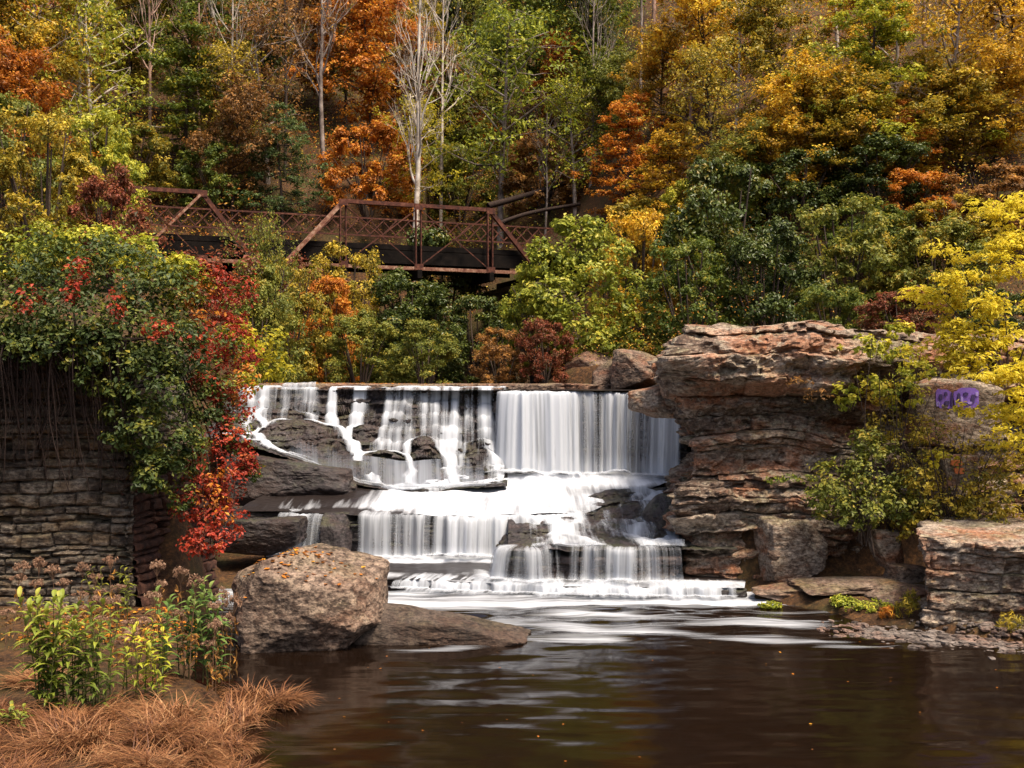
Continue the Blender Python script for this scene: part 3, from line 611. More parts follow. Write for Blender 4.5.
# ================================================================ cliff and rocks on the right
def prC(z, nx, ny, f):
    left = np.clip(-nx, 0, 1); front = np.clip(-ny, 0, 1)
    pl = np.interp(z, [0, .35, .6, 1.2, 1.5, 2.0, 2.3, 2.8, 3.3, 3.45, 3.9, 4.6, 5.0, 5.35], [.1, -.15, -.1, .1, .3, .25, -.25, -.3, -.1, .1, .25, .5, .4, .0])
    pf = np.interp(z, [0, .3, .5, 1.1, 1.5, 1.9, 2.15, 2.4, 3.0, 3.2, 3.4, 3.7, 3.85, 4.2, 4.35, 4.7, 5.0, 5.35], [.35, .25, .1, .12, .42, .4, .3, .05, .02, -.2, -.25, .15, .0, .5, .3, .5, .45, .05])
    return pl*left+pf*front-.35*gs(f[:, 0], 5.9, .45)*gs(z, .9, .45)*front*0+.35*gs(f[:, 0], 6.3, .9)*sm(2.0, 1.7, z)*front
cl = thing('cliff', 'tall layered brown sandstone cliff with overhanging ledges, right of the waterfall', 'cliff', (8, 26, 0))
V, Q, rn = strata([(3.75, 23.25), (5.0, 23.15), (6.3, 23.0), (8.0, 23.4), (10.0, 23.6), (16, 23.9), (16, 33.5), (6.0, 33.0), (4.9, 31), (4.3, 27.5), (3.95, 25)], -.4, 5.3, 41, th=(.09, .62), prof=prC, amp=.17, blk=(.6, 2.6), blkamp=.10, res=.04, warp=.2, topn=.2, bev=.05, rough=.08, chips=.55, crack=.55, corner=3)
part('rock_face', V, M['cliff'], cl, Q=Q, fattr={'rnd': rn})
# purple and orange painted marks
def paint_mat(name, a, b, lo=.42, hi=.5):
    m, nt, out, N = nodes(name); pos = N('TexCoord').outputs['Object']
    n = noise(N, nt, pos, 6, 5, .7); c = mixc(N, nt, n, a, b)
    s = N('BsdfPrincipled', Roughness=.6); lk(nt, c, s.inputs['Base Color']); lk(nt, s.outputs[0], out.inputs[0]); return m
M['purple'] = paint_mat('purple_paint', (.09, .035, .27), (.26, .14, .55)); M['purplelt'] = paint_mat('pale_purple_paint', (.22, .14, .45), (.42, .32, .7)); M['purpledk'] = paint_mat('dark_purple_paint', (.02, .01, .07), (.06, .03, .14)); M['orangep'] = paint_mat('orange_paint', (.5, .09, .02), (.6, .2, .05))

rk('boulder', 'pale rough block jutting over the right edge of the tallest curtain', 'rock', P(662, 402, 27.4), (.80, .9, .46), M['cliff'], 51, planes=[(-.5, -.3, -.9, .8), (-.3, -.1, 1, .85), (.2, -1, .1, .8)], rough=.07)
rk('rock', 'orange-brown rock standing behind the cliff at the top of the falls', 'rock', P(632, 370, 34), (.8, .7, .62), M['brownrock'], 52)
rk('rock', 'dark squat rock at the top of the falls beneath the lime bush', 'rock', P(612, 377, 35), (.6, .6, .5), M['brownrock'], 53)
rk('rock', 'upright dark brown rock under the trees behind the top shelf', 'rock', P(590, 372, 37.5), (.9, .7, .7), M['brownrock'], 54)
strata_thing('rock_outcrop', 'low layered rock outcrop with mossy top on the right shore', 'rock outcrop', [(7.0, 18.75), (9.5, 18.35), (13, 18.4), (13, 21.4), (9, 21.5), (7.65, 20.6)], -.3, 1.62, M['cliff'], 61, th=(.12, .42), amp=.10, blk=(.7, 2.8), blkamp=.05, res=.035, warp=.1, topn=.16, bev=.05, rough=.06, chips=.25, crack=.5, corner=2, dip=(.012, .02))
fs = 'flat slabs on the shore between cliff and outcrop'
for k, (px, py, Y_, sx, sy, sz, rz, lab) in enumerate([(862, 583, 21.3, 1.25, .55, .10, .16, 'long flat pale brown slab lying on the right shore below the shrubs'), (800, 590, 21.6, .9, .5, .14, -.1, 'dark flat slab at the water edge under the cliff foot'), (905, 592, 20.7, .7, .5, .16, .3, 'short brown slab leaning on the left end of the low outcrop'), (870, 604, 20.8, .9, .5, .12, .05, 'brown slab half covered by green moss on the right shore'), (905, 572, 21.3, .35, .3, .16, .2, 'small reddish block on the slabs beside the low outcrop')]):
    rk('rock_slab', lab, 'rock slab', P(px, py, Y_), (sx, sy, sz), M['brownrock'], 70+k, soft=30, rz=rz)
rk('boulder', 'upright mossy boulder under the shrubs, left of the low outcrop', 'rock', P(888, 548, 21.6), (.32, .3, .36), M['cliff'], 78)
rk('boulder', 'rough speckled block at the foot of the cliff below the green shrub', 'rock', P(795, 548, 22.4), (.72, .55, .62), M['cliff'], 79, soft=40, planes=[(0, -1, .05, .8), (-1, -.1, 0, .85), (0, -.1, 1, .9), (1, -.2, 0, .85)], nplanes=2, rough=.09)
rk('stone', 'small pale stone resting on the block at the cliff foot', 'stone', P(774, 556, 21.75), (.12, .1, .09), M['boulder'], 80, nplanes=5)

# ================================================================ boulders in the pool, left
rk('boulder', 'big pale brown boulder with leaf-strewn top, in the pool below the red creeper', 'boulder', (-3.40, 17.95, .42), (1.22, 1.0, 1.02), M['boulder'], 83,
   planes=[(.36, -.18, 1, .86), (.1, -.55, .85, .97), (-.25, -1, .12, .84), (.55, -.9, .28, .95), (.9, -.35, .35, .98), (.75, -.3, -.75, .80), (-1, -.1, .1, 1.0), (.15, -.9, -.45, .80), (-.5, .1, 1, 1.0)], rough=.075, soft=50, nplanes=3)
rk('rock_slab', 'long brown wedge of rock sloping into the pool beside the big boulder', 'rock slab', (-1.20, 18.15, .0), (1.42, .62, .52), M['slab'], 85,
   planes=[(.62, -.10, 1, .62), (-1, 0, .2, .95), (.12, -1, .25, .72), (0, 1, .1, .8), (.2, -.6, 1, .80)], rough=.06, soft=36, nplanes=2, rz=-.10)

# ================================================================ old stone abutment, left
def masonry(origin, du, length, z0, z1, outn, seed, res=.028, course=(.08, .24), blen=(.2, .7), batter=.05):
    rng = np.random.default_rng(seed); nu = int(length/res); nv = int((z1-z0)/res)
    U, Vv = np.meshgrid(np.linspace(0, length, nu), np.linspace(0, z1-z0, nv))
    b = [0.]
    while b[-1] < z1-z0+.3: b.append(b[-1]+rng.uniform(*course))
    b = np.array(b)
    Vw = Vv+.075*fbm(np.dstack([U*1.1, Vv*.9, U*0]), 4, seed)
    ci = np.clip(np.searchsorted(b, Vw, 'right')-1, 0, len(b)-2); lo = b[ci]; hi = b[ci+1]
    dz = np.minimum(Vw-lo, hi-Vw); du_ = np.zeros_like(U); bid = np.zeros_like(ci)
    for c in range(len(b)-1):
        e = [-rng.uniform(0, .6)]
        while e[-1] < length+1: e.append(e[-1]+rng.uniform(*blen)*(1.3 if rng.random() < .2 else 1))
        e = np.array(e); m = ci == c; uu = U[m]+.02*fbm(np.stack([U[m]*3, Vv[m]*5, U[m]*0], -1), 2, seed+2); k = np.clip(np.searchsorted(e, uu, 'right')-1, 0, len(e)-2)
        du_[m] = np.minimum(uu-e[k], e[k+1]-uu); bid[m] = c*100+k
    d = np.minimum(dz, du_)
    hb = _h(bid, bid*0, bid*0, seed); ht = _h(bid, bid*0+1, bid*0, seed); h3 = _h(bid, bid*0+2, bid*0, seed)
    face = .085*(hb-.5)-.09*np.exp(-(d/.016)**2)-.012*np.exp(-(d/.05)**2)+.065*fbm(np.dstack([U*3, Vv*6, ht*30]), 4, seed+4)+(h3-.5)*.12*(Vw-lo)
    face = face-.25*(hb > .955)
    o = np.array(origin); dv = np.array([du[0], du[1], 0.]); n = np.array([outn[0], outn[1], 0.])
    W = o+U[..., None]*dv+n*(face-batter*Vv)[..., None]; W[..., 2] = z0+Vv
    q = gridq(nv, nu); return W.reshape(-1, 3), q, ht.reshape(-1)[q[:, 0]]
ab = thing('stone_abutment', 'old dry-stone abutment wall with mossy blocks under the hanging creeper, left', 'stone wall', (-8, 19.2, 0))
V, Q, a = masonry((-13, 19.0, 0), (1, 0), 6.42, .1, 4.9, (0, -1), 5); part('front_face', V, M['masonry'], ab, Q=Q, fattr={'rnd': a})
V, Q, a = masonry((-6.56, 19.02, 0), (.02, 1), 3.6, -.3, 4.9, (1, 0), 6, batter=.03); c = part('side_face', V, M['masonry'], ab, Q=Q, fattr={'rnd': a})
mb = MB(); mb.box((-9.95, 20.85, 4.72), (-9.95, 20.85, 4.9), 6.3, 3.5, up=(0, 1, 0)); V, Q, a = mb.data(); part('earth_top', V, M['ground'], ab, Q=Q)
# ================================================================ leaves and branches
def leaves(C, Nn, size, rng, tint, wid=.5, fold=.12):
    """one small folded leaf face per centre C, facing Nn"""
    n = len(C); Nn = Nn/(np.linalg.norm(Nn, axis=1)[:, None]+1e-9)
    a = rng.normal(size=(n, 3)); a[:, 2] -= .35; t = a-Nn*np.sum(a*Nn, 1)[:, None]; t /= np.linalg.norm(t, axis=1)[:, None]+1e-9
    b = np.cross(Nn, t); L_ = (size*rng.uniform(.45, 1.45, n))[:, None] if np.ndim(size) == 0 else (size*rng.uniform(.45, 1.45, n))[:, None]
    V = np.stack([C-t*L_*.5, C+b*L_*wid*.5+Nn*L_*fold-t*L_*.08, C+t*L_*.5-Nn*L_*fold*.6, C-b*L_*wid*.5+Nn*L_*fold-t*L_*.08], 1).reshape(-1, 3)
    return V, np.arange(4*n).reshape(-1, 4), tint
def cloud(blobs, seed, leaf, per, clump=.30, up=.45, tintb=0., flat=.75, wid=.5, shell=.55, clumps=None):
    """blobs (x, y, z, rx, ry, rz): leaves gathered into sub-clumps near each blob's surface; per = leaves per clump"""
    rng = np.random.default_rng(seed); Cs, Ns, Ts = [], [], []
    for (x, y, z, rx, ry, rz) in blobs:
        rm = (rx*ry*rz)**(1/3); k = clumps or max(5, int(10*(rm/ (leaf*5))**2)); k = min(k, 160)
        d = rng.normal(size=(k, 3)); d /= np.linalg.norm(d, axis=1)[:, None]; r = rng.uniform(shell**3, 1, k)**(1/3)
        cc = d*r[:, None]; cr = clump*rng.uniform(.6, 1.35, k)*rm
        ct = rng.random(k)
        i = np.repeat(np.arange(k), per); m = len(i)
        g = rng.normal(size=(m, 3))*.55; g[:, 2] *= flat
        p = cc[i]*np.array([rx, ry, rz])+g*cr[i][:, None]+np.array([x, y, z])
        nn = g*.6+d[i]*.5+rng.normal(size=(m, 3))*.45+np.array([0, 0, up*1.6])
        Cs.append(p); Ns.append(nn); Ts.append(np.clip(.55*ct[i]+.45*rng.random(m)+tintb+.12*(g[:, 2]), 0, 1))
    C = np.concatenate(Cs); return leaves(C, np.concatenate(Ns), leaf, rng, np.concatenate(Ts), wid)
def grow(mb, rng, p, d, L_, r, depth, spread, tips, droop=0., up=.12, kmin=2, kmax=4, sides=(7, 5, 4, 3, 3)):
    n = 7; pts = [p]; dd = np.array(d, float)
    for k in range(n-1):
        dd = dd+rng.normal(size=3)*.13+np.array([0, 0, up-droop]); dd /= np.linalg.norm(dd); pts.append(pts[-1]+dd*L_/(n-1))
    pts = np.array(pts); mb.tube(pts, np.linspace(r, r*.42, n), sides[min(4, 4-depth)] if depth <= 4 else 7)
    if depth == 0: tips.append(pts[-1]); return
    for k in range(rng.integers(kmin, kmax+1)):
        f = rng.uniform(.3, 1); i = min(n-2, int(f*(n-1))); q = pts[i]+(pts[i+1]-pts[i])*(f*(n-1)-i)
        a = rng.normal(size=3); a -= dd*np.dot(a, dd); a /= np.linalg.norm(a)+1e-9
        ang = rng.uniform(.45, 1.0)*spread
        grow(mb, rng, q, dd*math.cos(ang)+a*math.sin(ang), L_*rng.uniform(.5, .75), r*.5*(1-.3*f), depth-1, spread, tips, droop, up, kmin, kmax, sides)

def tree_proto(kind, seed):
    """unit-height tree: trunk mesh (with limbs), crown mesh"""
    rng = np.random.default_rng(seed); mb = MB(); C = []; 
    lean = rng.normal(size=2)*.04
    if kind in ('bush', 'tallbush'):
        tall = kind == 'tallbush'
        for k in range(9):
            a = k*2.4+rng.uniform(0, 1); r = rng.uniform(.15, .42)*(.7 if tall else 1); mb.tube(smooth_path([(0.03*math.cos(a), .03*math.sin(a), 0), (r*.5*math.cos(a), r*.5*math.sin(a), .35), (r*math.cos(a), r*math.sin(a), rng.uniform(.6, .9))], 7), np.linspace(.016, .004, 7), 5)
        for k in range(60):
            a = rng.uniform(0, 6.283); z = rng.uniform(.10, .92); rr = (.36 if tall else .50)*math.sqrt(max(.05, 1-((z-.42)/.56)**2))*rng.uniform(.55, 1.08)
            C.append((rr*math.cos(a), rr*math.sin(a), z, rng.uniform(.07, .12)*(.85 if tall else 1)))
        per, leaf, flat, up = 330, (.024 if tall else .031), .75, .5
    else:
        h0, prof, nl, lay = {'broad': (.20, lambda f: .34*math.sin(math.pi*min(1, .18+.80*f))**.7, 24, 0), 'layered': (.14, lambda f: .40*(1-f)**.6+.05, 24, 1),
                             'tall': (.22, lambda f: .22*math.sin(math.pi*min(1, .15+.82*f))**.6, 24, 0), 'airy': (.25, lambda f: .33*math.sin(math.pi*min(1, .2+.78*f)), 22, 0)}[kind]
        tp = smooth_path([(0, 0, -.03), (lean[0]*.3, lean[1]*.3, .3), (lean[0]*1.2, lean[1], .62), (lean[0]*1.6, lean[1]*1.4, .96)], 14)
        mb.tube(tp, np.linspace(.017, .003, 14), 7)
        for k in range(nl):
            f = (k+rng.uniform(0, .9))/nl; z = h0+(.97-h0)*f; a = k*2.4+rng.normal()*.4
            ln = prof(f)*rng.uniform(.65, 1.15); zu = ln*(rng.uniform(.15, .7) if not lay else rng.uniform(-.15, .12))
            b = np.array([np.interp(z, tp[:, 2], tp[:, 0]), np.interp(z, tp[:, 2], tp[:, 1]), z])
            e = b+np.array([ln*math.cos(a), ln*math.sin(a), zu]); mid = (b+e)/2+rng.normal(size=3)*.02
            pts = smooth_path([b, mid, e], 7); mb.tube(pts, np.linspace(.006*(1-.5*f)+.001, .0012, 7), 4)
            for f2 in (.45, .72, 1.0):
                q = pts[int(f2*6)]
                for j in range(2):
                    o = rng.normal(size=3)*np.array([.055, .055, .022 if lay else .045]); e2 = q+o*(.6+f2*.6); mb.tube(np.array([q, (q+e2)/2+rng.normal(size=3)*.006, e2]), [.002, .0014, .0007], 3)
                    C.append((*e2, rng.uniform(.045, .085)))
        per, leaf, flat, up = {'broad': (108, .0205, .6, .55), 'layered': (105, .020, .28, 1.0), 'tall': (96, .020, .6, .5), 'airy': (44, .0185, .8, .35)}[kind]
    V, Q, t = cloud([(x, y, z, r, r, r*flat) for x, y, z, r in C], seed+1, leaf, max(4, per//9), .5, up, clumps=9, shell=.3, wid=.62)
    tV, tQ, _ = mb.data()
    return mesh('trunk', tV, tQ, smooth=True), mesh('crown', V, Q, fattr={'tint': t}, smooth=False)
def bare_proto(seed, fork=False, leafy=60):
    rng = np.random.default_rng(seed); mb = MB(); tips = []
    l = rng.normal(size=2)*.03
    tp = smooth_path([(0, 0, -.03), (l[0]*.4, l[1], .35), (l[0], l[1]*.6, .62), (l[0]*1.3, l[1], .97)], 14); mb.tube(tp, np.linspace(.0135, .004, 14), 8)
    for k in range(17):
        z = rng.uniform(.28, .95); a = k*2.4+rng.normal()*.4; b = np.array([np.interp(z, tp[:, 2], tp[:, 0]), np.interp(z, tp[:, 2], tp[:, 1]), z])
        up = rng.uniform(.35, 1.1) if not fork else rng.uniform(1.0, 1.9)
        grow(mb, rng, b, np.array([math.cos(a), math.sin(a), up])/math.hypot(1, up), rng.uniform(.17, .30)*(1.15-z*.5), .0062*(1.25-z), 3, .9, tips, kmin=2, kmax=4)
    tips = np.array(tips); i = rng.integers(0, len(tips), leafy*14)
    C = tips[i]+rng.normal(size=(len(i), 3))*.022
    V, Q, t = leaves(C, rng.normal(size=C.shape)+np.array([0, 0, 0.6]), .010, rng, rng.random(len(C)))
    tV, tQ, _ = mb.data(); return mesh('trunk', tV, tQ, smooth=True), mesh('crown', V, Q, fattr={'tint': t})
PROTO = {k: [tree_proto(k, 100+17*i+len(k)*7) for i in range(n)] for k, n in (('broad', 3), ('layered', 2), ('tall', 2), ('airy', 2), ('bush', 3), ('tallbush', 3))}
PROTO['bare'] = [bare_proto(301, leafy=25), bare_proto(307, leafy=12), bare_proto(331, True, leafy=10)]
CF = {'broad': (.60, .74), 'layered': (.48, .82), 'tall': (.60, .5), 'airy': (.62, .74), 'bush': (.48, 1.08), 'tallbush': (.5, .80), 'bare': (.6, .6)}   # crown centre height, crown width, for height 1
_cnt = [0]
def plant(kind, px, py, wpx, leaf, label, cat='tree', name=None, bark='bark', Y=None, group=None, var=None, hmul=1., bury=0., ymin=None):
    """a tree whose crown the photograph shows round px, py, wpx wide; it is stood on the ground at the distance where that fits"""
    if kind == 'bush' and Y is not None:
        x0 = PX(px, Y); up = (PZ(py, Y)-float(ground(np.array([x0]), np.array([Y]))[0]))/.49
        if up > 1.25*wpx/F*Y/1.08: kind = 'tallbush'; wpx = min(max(wpx, .6*up*F/Y), 1.2*wpx)
    fc, fw = CF[kind]
    def need(Y):
        x = PX(px, Y); H = wpx/F*Y/fw*hmul
        return PZ(py, Y)-fc*H-float(ground(np.array([x]), np.array([Y]))[0]), x, H
    if Y is None:
        ys = np.arange(44, 150, .5); v = [need(y)[0] for y in ys]; Y = 100
        for i in range(len(ys)-1):
            if v[i] >= 0 > v[i+1]: Y = ys[i]; break
        else: Y = float(ys[int(np.argmin(np.abs(v)))])
    if ymin and Y < ymin: return None
    _, x, H = need(Y); g = float(ground(np.array([x]), np.array([Y]))[0])
    _cnt[0] += 1; k = _cnt[0]
    H2 = (PZ(py, Y)-g)/fc                               # keep the crown at its height
    H2 = min(max(H2, H*.75), H*(1.4 if 'bush' in kind else 1.7))
    rz = (k*1.9) % 6.28
    t = thing(name or {'bush': 'shrub', 'tallbush': 'shrub', 'bare': 'bare_tree'}.get(kind, 'tree'), label, cat, (x, Y, g-bury), rz, group)
    t.scale = (H, H, H2)
    tm, cm = PROTO[kind][k % len(PROTO[kind]) if var is None else var]
    link('stems' if 'bush' in kind else 'trunk', tm, M[bark], t)
    link('crown', cm, L[leaf], t); return t

hill = 'trees on the wooded hillside'
for a in [
 # kind, px, py, width, leaves, label, bark, var
 ('broad', 15, 45, 150, 'goldolive', 'dull olive-gold tree in the top left corner of the hillside', 'bark'),
 ('broad', 22, 118, 120, 'orange', 'orange tree at the left edge of the hillside, over the reddish twiggy bushes', 'bark'),
 ('airy', 95, 72, 150, 'ylgreen', 'yellow-green tree with a thin pale leaning trunk, upper left hillside', 'birch'),
 ('broad', 195, 25, 130, 'green', 'tall fresh green tree at the top, right of the yellow-green pale-trunked tree', 'bark'),
 ('layered', 185, 105, 125, 'green', 'drooping green tree with tiers of foliage above the left span of the bridge', 'bark'),
 ('airy', 268, 70, 130, 'brown', 'thinly leaved brown tree left of the tall grey bare tree', 'greybark'),
 ('broad', 372, 55, 120, 'orange', 'rust-orange tree behind the white forked birch at the top', 'bark'),
 ('bush', 368, 172, 100, 'orange', 'vivid orange bush just above the bridge railing, left of the white birch trunk', 'bark'),
 ('airy', 418, 150, 90, 'yellow', 'yellow sapling around the foot of the white birch', 'birch'),
 ('broad', 455, 22, 110, 'dark', 'dark green tree at the top, right of the white birch', 'bark'),
 ('airy', 500, 105, 165, 'lime', 'large soft light green tree behind the right span of the bridge', 'greybark'),
 ('broad', 552, 35, 120, 'green', 'green tree at the top centre of the hillside', 'bark'),
 ('tall', 600, 20, 90, 'green', 'narrow green tree at the top beside the pinkish double trunk', 'bark'),
 ('layered', 628, 160, 105, 'orange', 'bright orange tree at mid height, right of the large light green tree', 'bark'),
 ('broad', 612, 100, 80, 'olive', 'small dark olive tree behind the bright orange tree', 'bark'),
 ('broad', 708, 30, 120, 'gold', 'golden tree at the top, right of the pinkish double trunk', 'bark'),
 ('airy', 715, 112, 120, 'goldolive', 'thin olive-gold tree above the dark rhododendrons', 'bark'),
 ('broad', 775, 45, 120, 'goldolive', 'olive-gold tree crossed by the thick bare limb at the top right', 'bark'),
 ('layered', 868, 85, 155, 'ylgreen', 'wide tiered yellow-green tree, upper right', 'bark'),
 ('broad', 795, 128, 120, 'gold', 'golden-brown tree below the tiered yellow-green one', 'bark'),
 ('airy', 945, 45, 150, 'gold', 'thin golden tree at the top right', 'greybark'),
 ('broad', 925, 140, 120, 'goldolive', 'olive-gold tree left of the grey leaning trunk at the right', 'bark'),
 ('broad', 995, 150, 120, 'gold', 'golden tree at the right edge above the yellow tree', 'bark'),
 ('layered', 672, 195, 120, 'gold', 'gold and lime tree to the right of the bright orange one', 'bark'),
 ('broad', 232, 140, 90, 'brown', 'brown tree with dull orange leaves behind the middle of the bridge', 'bark'),
 ('broad', 130, 30, 110, 'goldolive', 'olive-gold tree at the top, behind the pale leaning trunk', 'bark'),
 ('layered', 283, 172, 90, 'teal', 'low blue-green evergreen just behind the bridge gap', 'bark'),
 ('bush', 460, 182, 90, 'olive', 'olive bush behind the middle of the right bridge span', 'bark'),
 ('bush', 545, 175, 90, 'brown', 'brown thin bush at the right end of the bridge', 'bark'),
 ('bush', 130, 165, 90, 'goldolive', 'olive-gold bush above the left end of the bridge', 'bark'),
 ('broad', 320, 30, 110, 'brown', 'brown thin-leaved tree behind the grey bare tree at the top', 'bark'),
 ('broad', 845, 175, 110, 'goldolive', 'olive-brown tree just above the dark bushes on the right bank', 'bark'),
 ('layered', 905, 180, 90, 'orange', 'small tree with orange sprays above the right bank bushes', 'bark'),
 ('broad', 745, 175, 90, 'olive', 'small olive tree behind the dark rhododendrons', 'bark'),
 ('bush', 215, 178, 80, 'green', 'green bush behind the left hip of the bridge', 'bark'),
 ('broad', 60, 20, 100, 'orange', 'orange-gold tree at the top left between two olive-gold trees', 'bark'),
 ('broad', 870, 25, 100, 'gold', 'golden tree at the very top above the tiered yellow-green one', 'bark'),
 ('broad', 1010, 30, 110, 'gold', 'golden tree in the top right corner', 'bark'),
 ('broad', 660, 75, 80, 'gold', 'small golden tree behind the pinkish double trunk', 'bark'),
 ('broad', 430, 85, 80, 'brown', 'dark orange-brown tree behind the white birch crown', 'bark'),
 ('broad', 770, 205, 100, 'gold', 'golden tree just above the tall dark rhododendrons', 'bark'),
 ('layered', 835, 215, 100, 'goldolive', 'layered olive-gold tree behind the middle of the dark bushes', 'bark'),
 ('broad', 965, 205, 100, 'goldolive', 'olive-gold tree directly behind the top of the yellow tree', 'bark'),
 ('bush', 890, 255, 90, 'gold', 'golden bush on the slope above the middle right bank', 'bark'),
 ('bush', 700, 215, 80, 'ylgreen', 'yellow-green bush between the bright orange tree and the rhododendrons', 'bark'),
 ('airy', 40, 80, 120, 'gold', 'thin golden tree in front of the orange tree at the left edge', 'birch'),
 ('airy', 235, 100, 100, 'goldolive', 'thin olive-gold tree left of the thinly leaved brown tree', 'greybark'),
 ('airy', 575, 130, 100, 'ylgreen', 'thin yellow-green tree left of the bright orange tree', 'greybark'),
 ('airy', 850, 130, 120, 'gold', 'thin golden tree below the tiered yellow-green one', 'greybark'),
]:
    plant(a[0], a[1], a[2], a[3], a[4], a[5], bark=a[6], group=None)
# many more like trees fill the slope between those
rng = np.random.default_rng(31)
fillers = []
for py in (8, 52, 96, 140):
    for px in np.arange(-218, 1290, 78):
        fillers.append((px+rng.uniform(-36, 36), py+rng.uniform(-20, 20)))
for k, (px, py) in enumerate(fillers):
    r_ = rng.random(); lf = (['goldolive', 'olive', 'olive', 'brown'] if px < 430 else ['olive', 'orange', 'goldolive', 'green'] if px < 600 else ['gold', 'goldolive', 'brown', 'gold'])[int(r_*4)]
    word = {'gold': 'golden', 'goldolive': 'olive-gold', 'olive': 'dull olive', 'orange': 'orange', 'brown': 'orange-brown', 'dark': 'dark green', 'green': 'green'}[lf]
    plant(['broad', 'layered', 'broad', 'tall', 'airy'][int(rng.integers(5))], px, py, rng.uniform(70, 108), lf, word+' tree crowded among many alike on the wooded hillside', group=word+' trees crowded on the hillside', ymin=64)
for px, py, H, bark, var, Y, lab in [(325, 85, 14, 'greybark', 1, 58, 'tall grey bare tree with spreading limbs above the middle of the bridge'), (412, 95, 16, 'birch', 2, 55, 'tall white forked birch with bare upper limbs behind the right bridge span'),
        (652, 55, 13, 'pinkbark', 1, 64, 'pinkish forked bare trunk above the bright orange tree'), (998, 70, 15, 'greybark', 1, 48, 'grey bare tree with many twigs near the top right corner'), (82, 100, 12, 'birch', 1, 54, 'thin pale bare tree at the upper left'), (965, 110, 9, 'greybark', 1, 48, 'slender leaning bare grey tree on the right above the yellow tree'), (545, 160, 5, 'greybark', 1, 57, 'little bare sapling at the right end of the bridge'), (470, 40, 13, 'bark', 0, 80, 'dark bare trunk at the top between two dark green trees')]:
    x = PX(px, Y); g = float(ground(np.array([x]), np.array([Y]))[0]); t = thing('bare_tree', lab, 'tree', (x, Y, g), px*.7)
    H = max(H, (PZ(py, Y)-g)/.6); t.scale = (H*.72, H*.72, H)
    if px == 965: t.rotation_euler = (0, R(-16), .3)
    tm, cm = PROTO['bare'][var]; link('trunk', tm, M[bark], t); link('crown', cm, L['gold'], t)
for k, (px, py, H, Y) in enumerate([(30, 70, 11, 56), (150, 50, 13, 57), (232, 60, 12, 56), (285, 60, 13, 58), (590, 70, 12, 58), (690, 80, 13, 52), (735, 90, 11, 50), (768, 80, 13, 54), (890, 90, 12, 47), (925, 70, 14, 50), (840, 70, 13, 52), (1015, 110, 11, 46), (640, 60, 12, 60), (200, 90, 11, 60), (440, 80, 12, 62)]):
    x = PX(px, Y); g = float(ground(np.array([x]), np.array([Y]))[0]); H = max(H, (PZ(py, Y)-g)/.62); t = thing('bare_tree', 'thin grey-brown trunk with sparse twigs among the hillside leaves', 'tree', (x, Y, g), px*1.3, 'thin trunks among the hillside leaves'); t.scale = (H*.55, H*.55, H)
    tm, cm = PROTO['bare'][k % 2]; link('trunk', tm, M[('greybark', 'pinkbark', 'birch', 'bark')[k % 4]], t); link('crown', cm, L['gold'], t)
# the thick old tree at the top right: two heavy bare limbs
mb = MB(); Y = 66.; rng = np.random.default_rng(5); tips = []
b = P(814, 200, Y); b[2] = float(ground(b[:1], b[1:2])[0]); tr = thing('bare_tree', 'thick old tree with heavy crooked bare limbs at the top right', 'tree', tuple(b))
mb.tube(smooth_path([b, P(816, 110, Y), P(815, 50, Y), P(818, -60, Y)], 16), np.linspace(.62, .5, 16), 10)
for pts, r in (([P(812, 42, Y), P(790, 36, Y-1), P(772, 22, Y-1.5), P(750, -6, Y-2)], .22), ([P(818, 12, Y), P(835, 8, Y-1), P(856, -8, Y-1.5)], .16), ([P(812, 48, Y), P(795, 44, Y-1.4), P(776, 46, Y-2)], .1)):
    pp = smooth_path(pts, 12); mb.tube(pp, np.linspace(r, r*.5, 12), 7)
    for q in pp[4::3]: grow(mb, rng, q, rng.normal(size=3)+np.array([0, 0, .6]), 1.6, .05, 2, 1., tips)
V, Q, _ = mb.data(); part('trunk', V, M['pinkbark'], tr, Q=Q, smooth=True)
# dead logs leaning on the slope behind the right end of the bridge
for pts, r, lab in (([P(488, 206, 56), P(524, 196, 57), P(566, 183, 58)], .17, 'long dead log propped on the slope behind the right end of the bridge'), ([P(492, 226, 55.5), P(530, 213, 56), P(580, 204, 57)], .12, 'thinner dead log lying below the long one behind the bridge end')):
    m_ = MB(); m_.tube(smooth_path(pts, 10), np.linspace(r, r*.7, 10), 8); V, Q, _ = m_.data(); solid('fallen_log', lab, 'log', V, M['vine'], Q=Q, smooth=True)
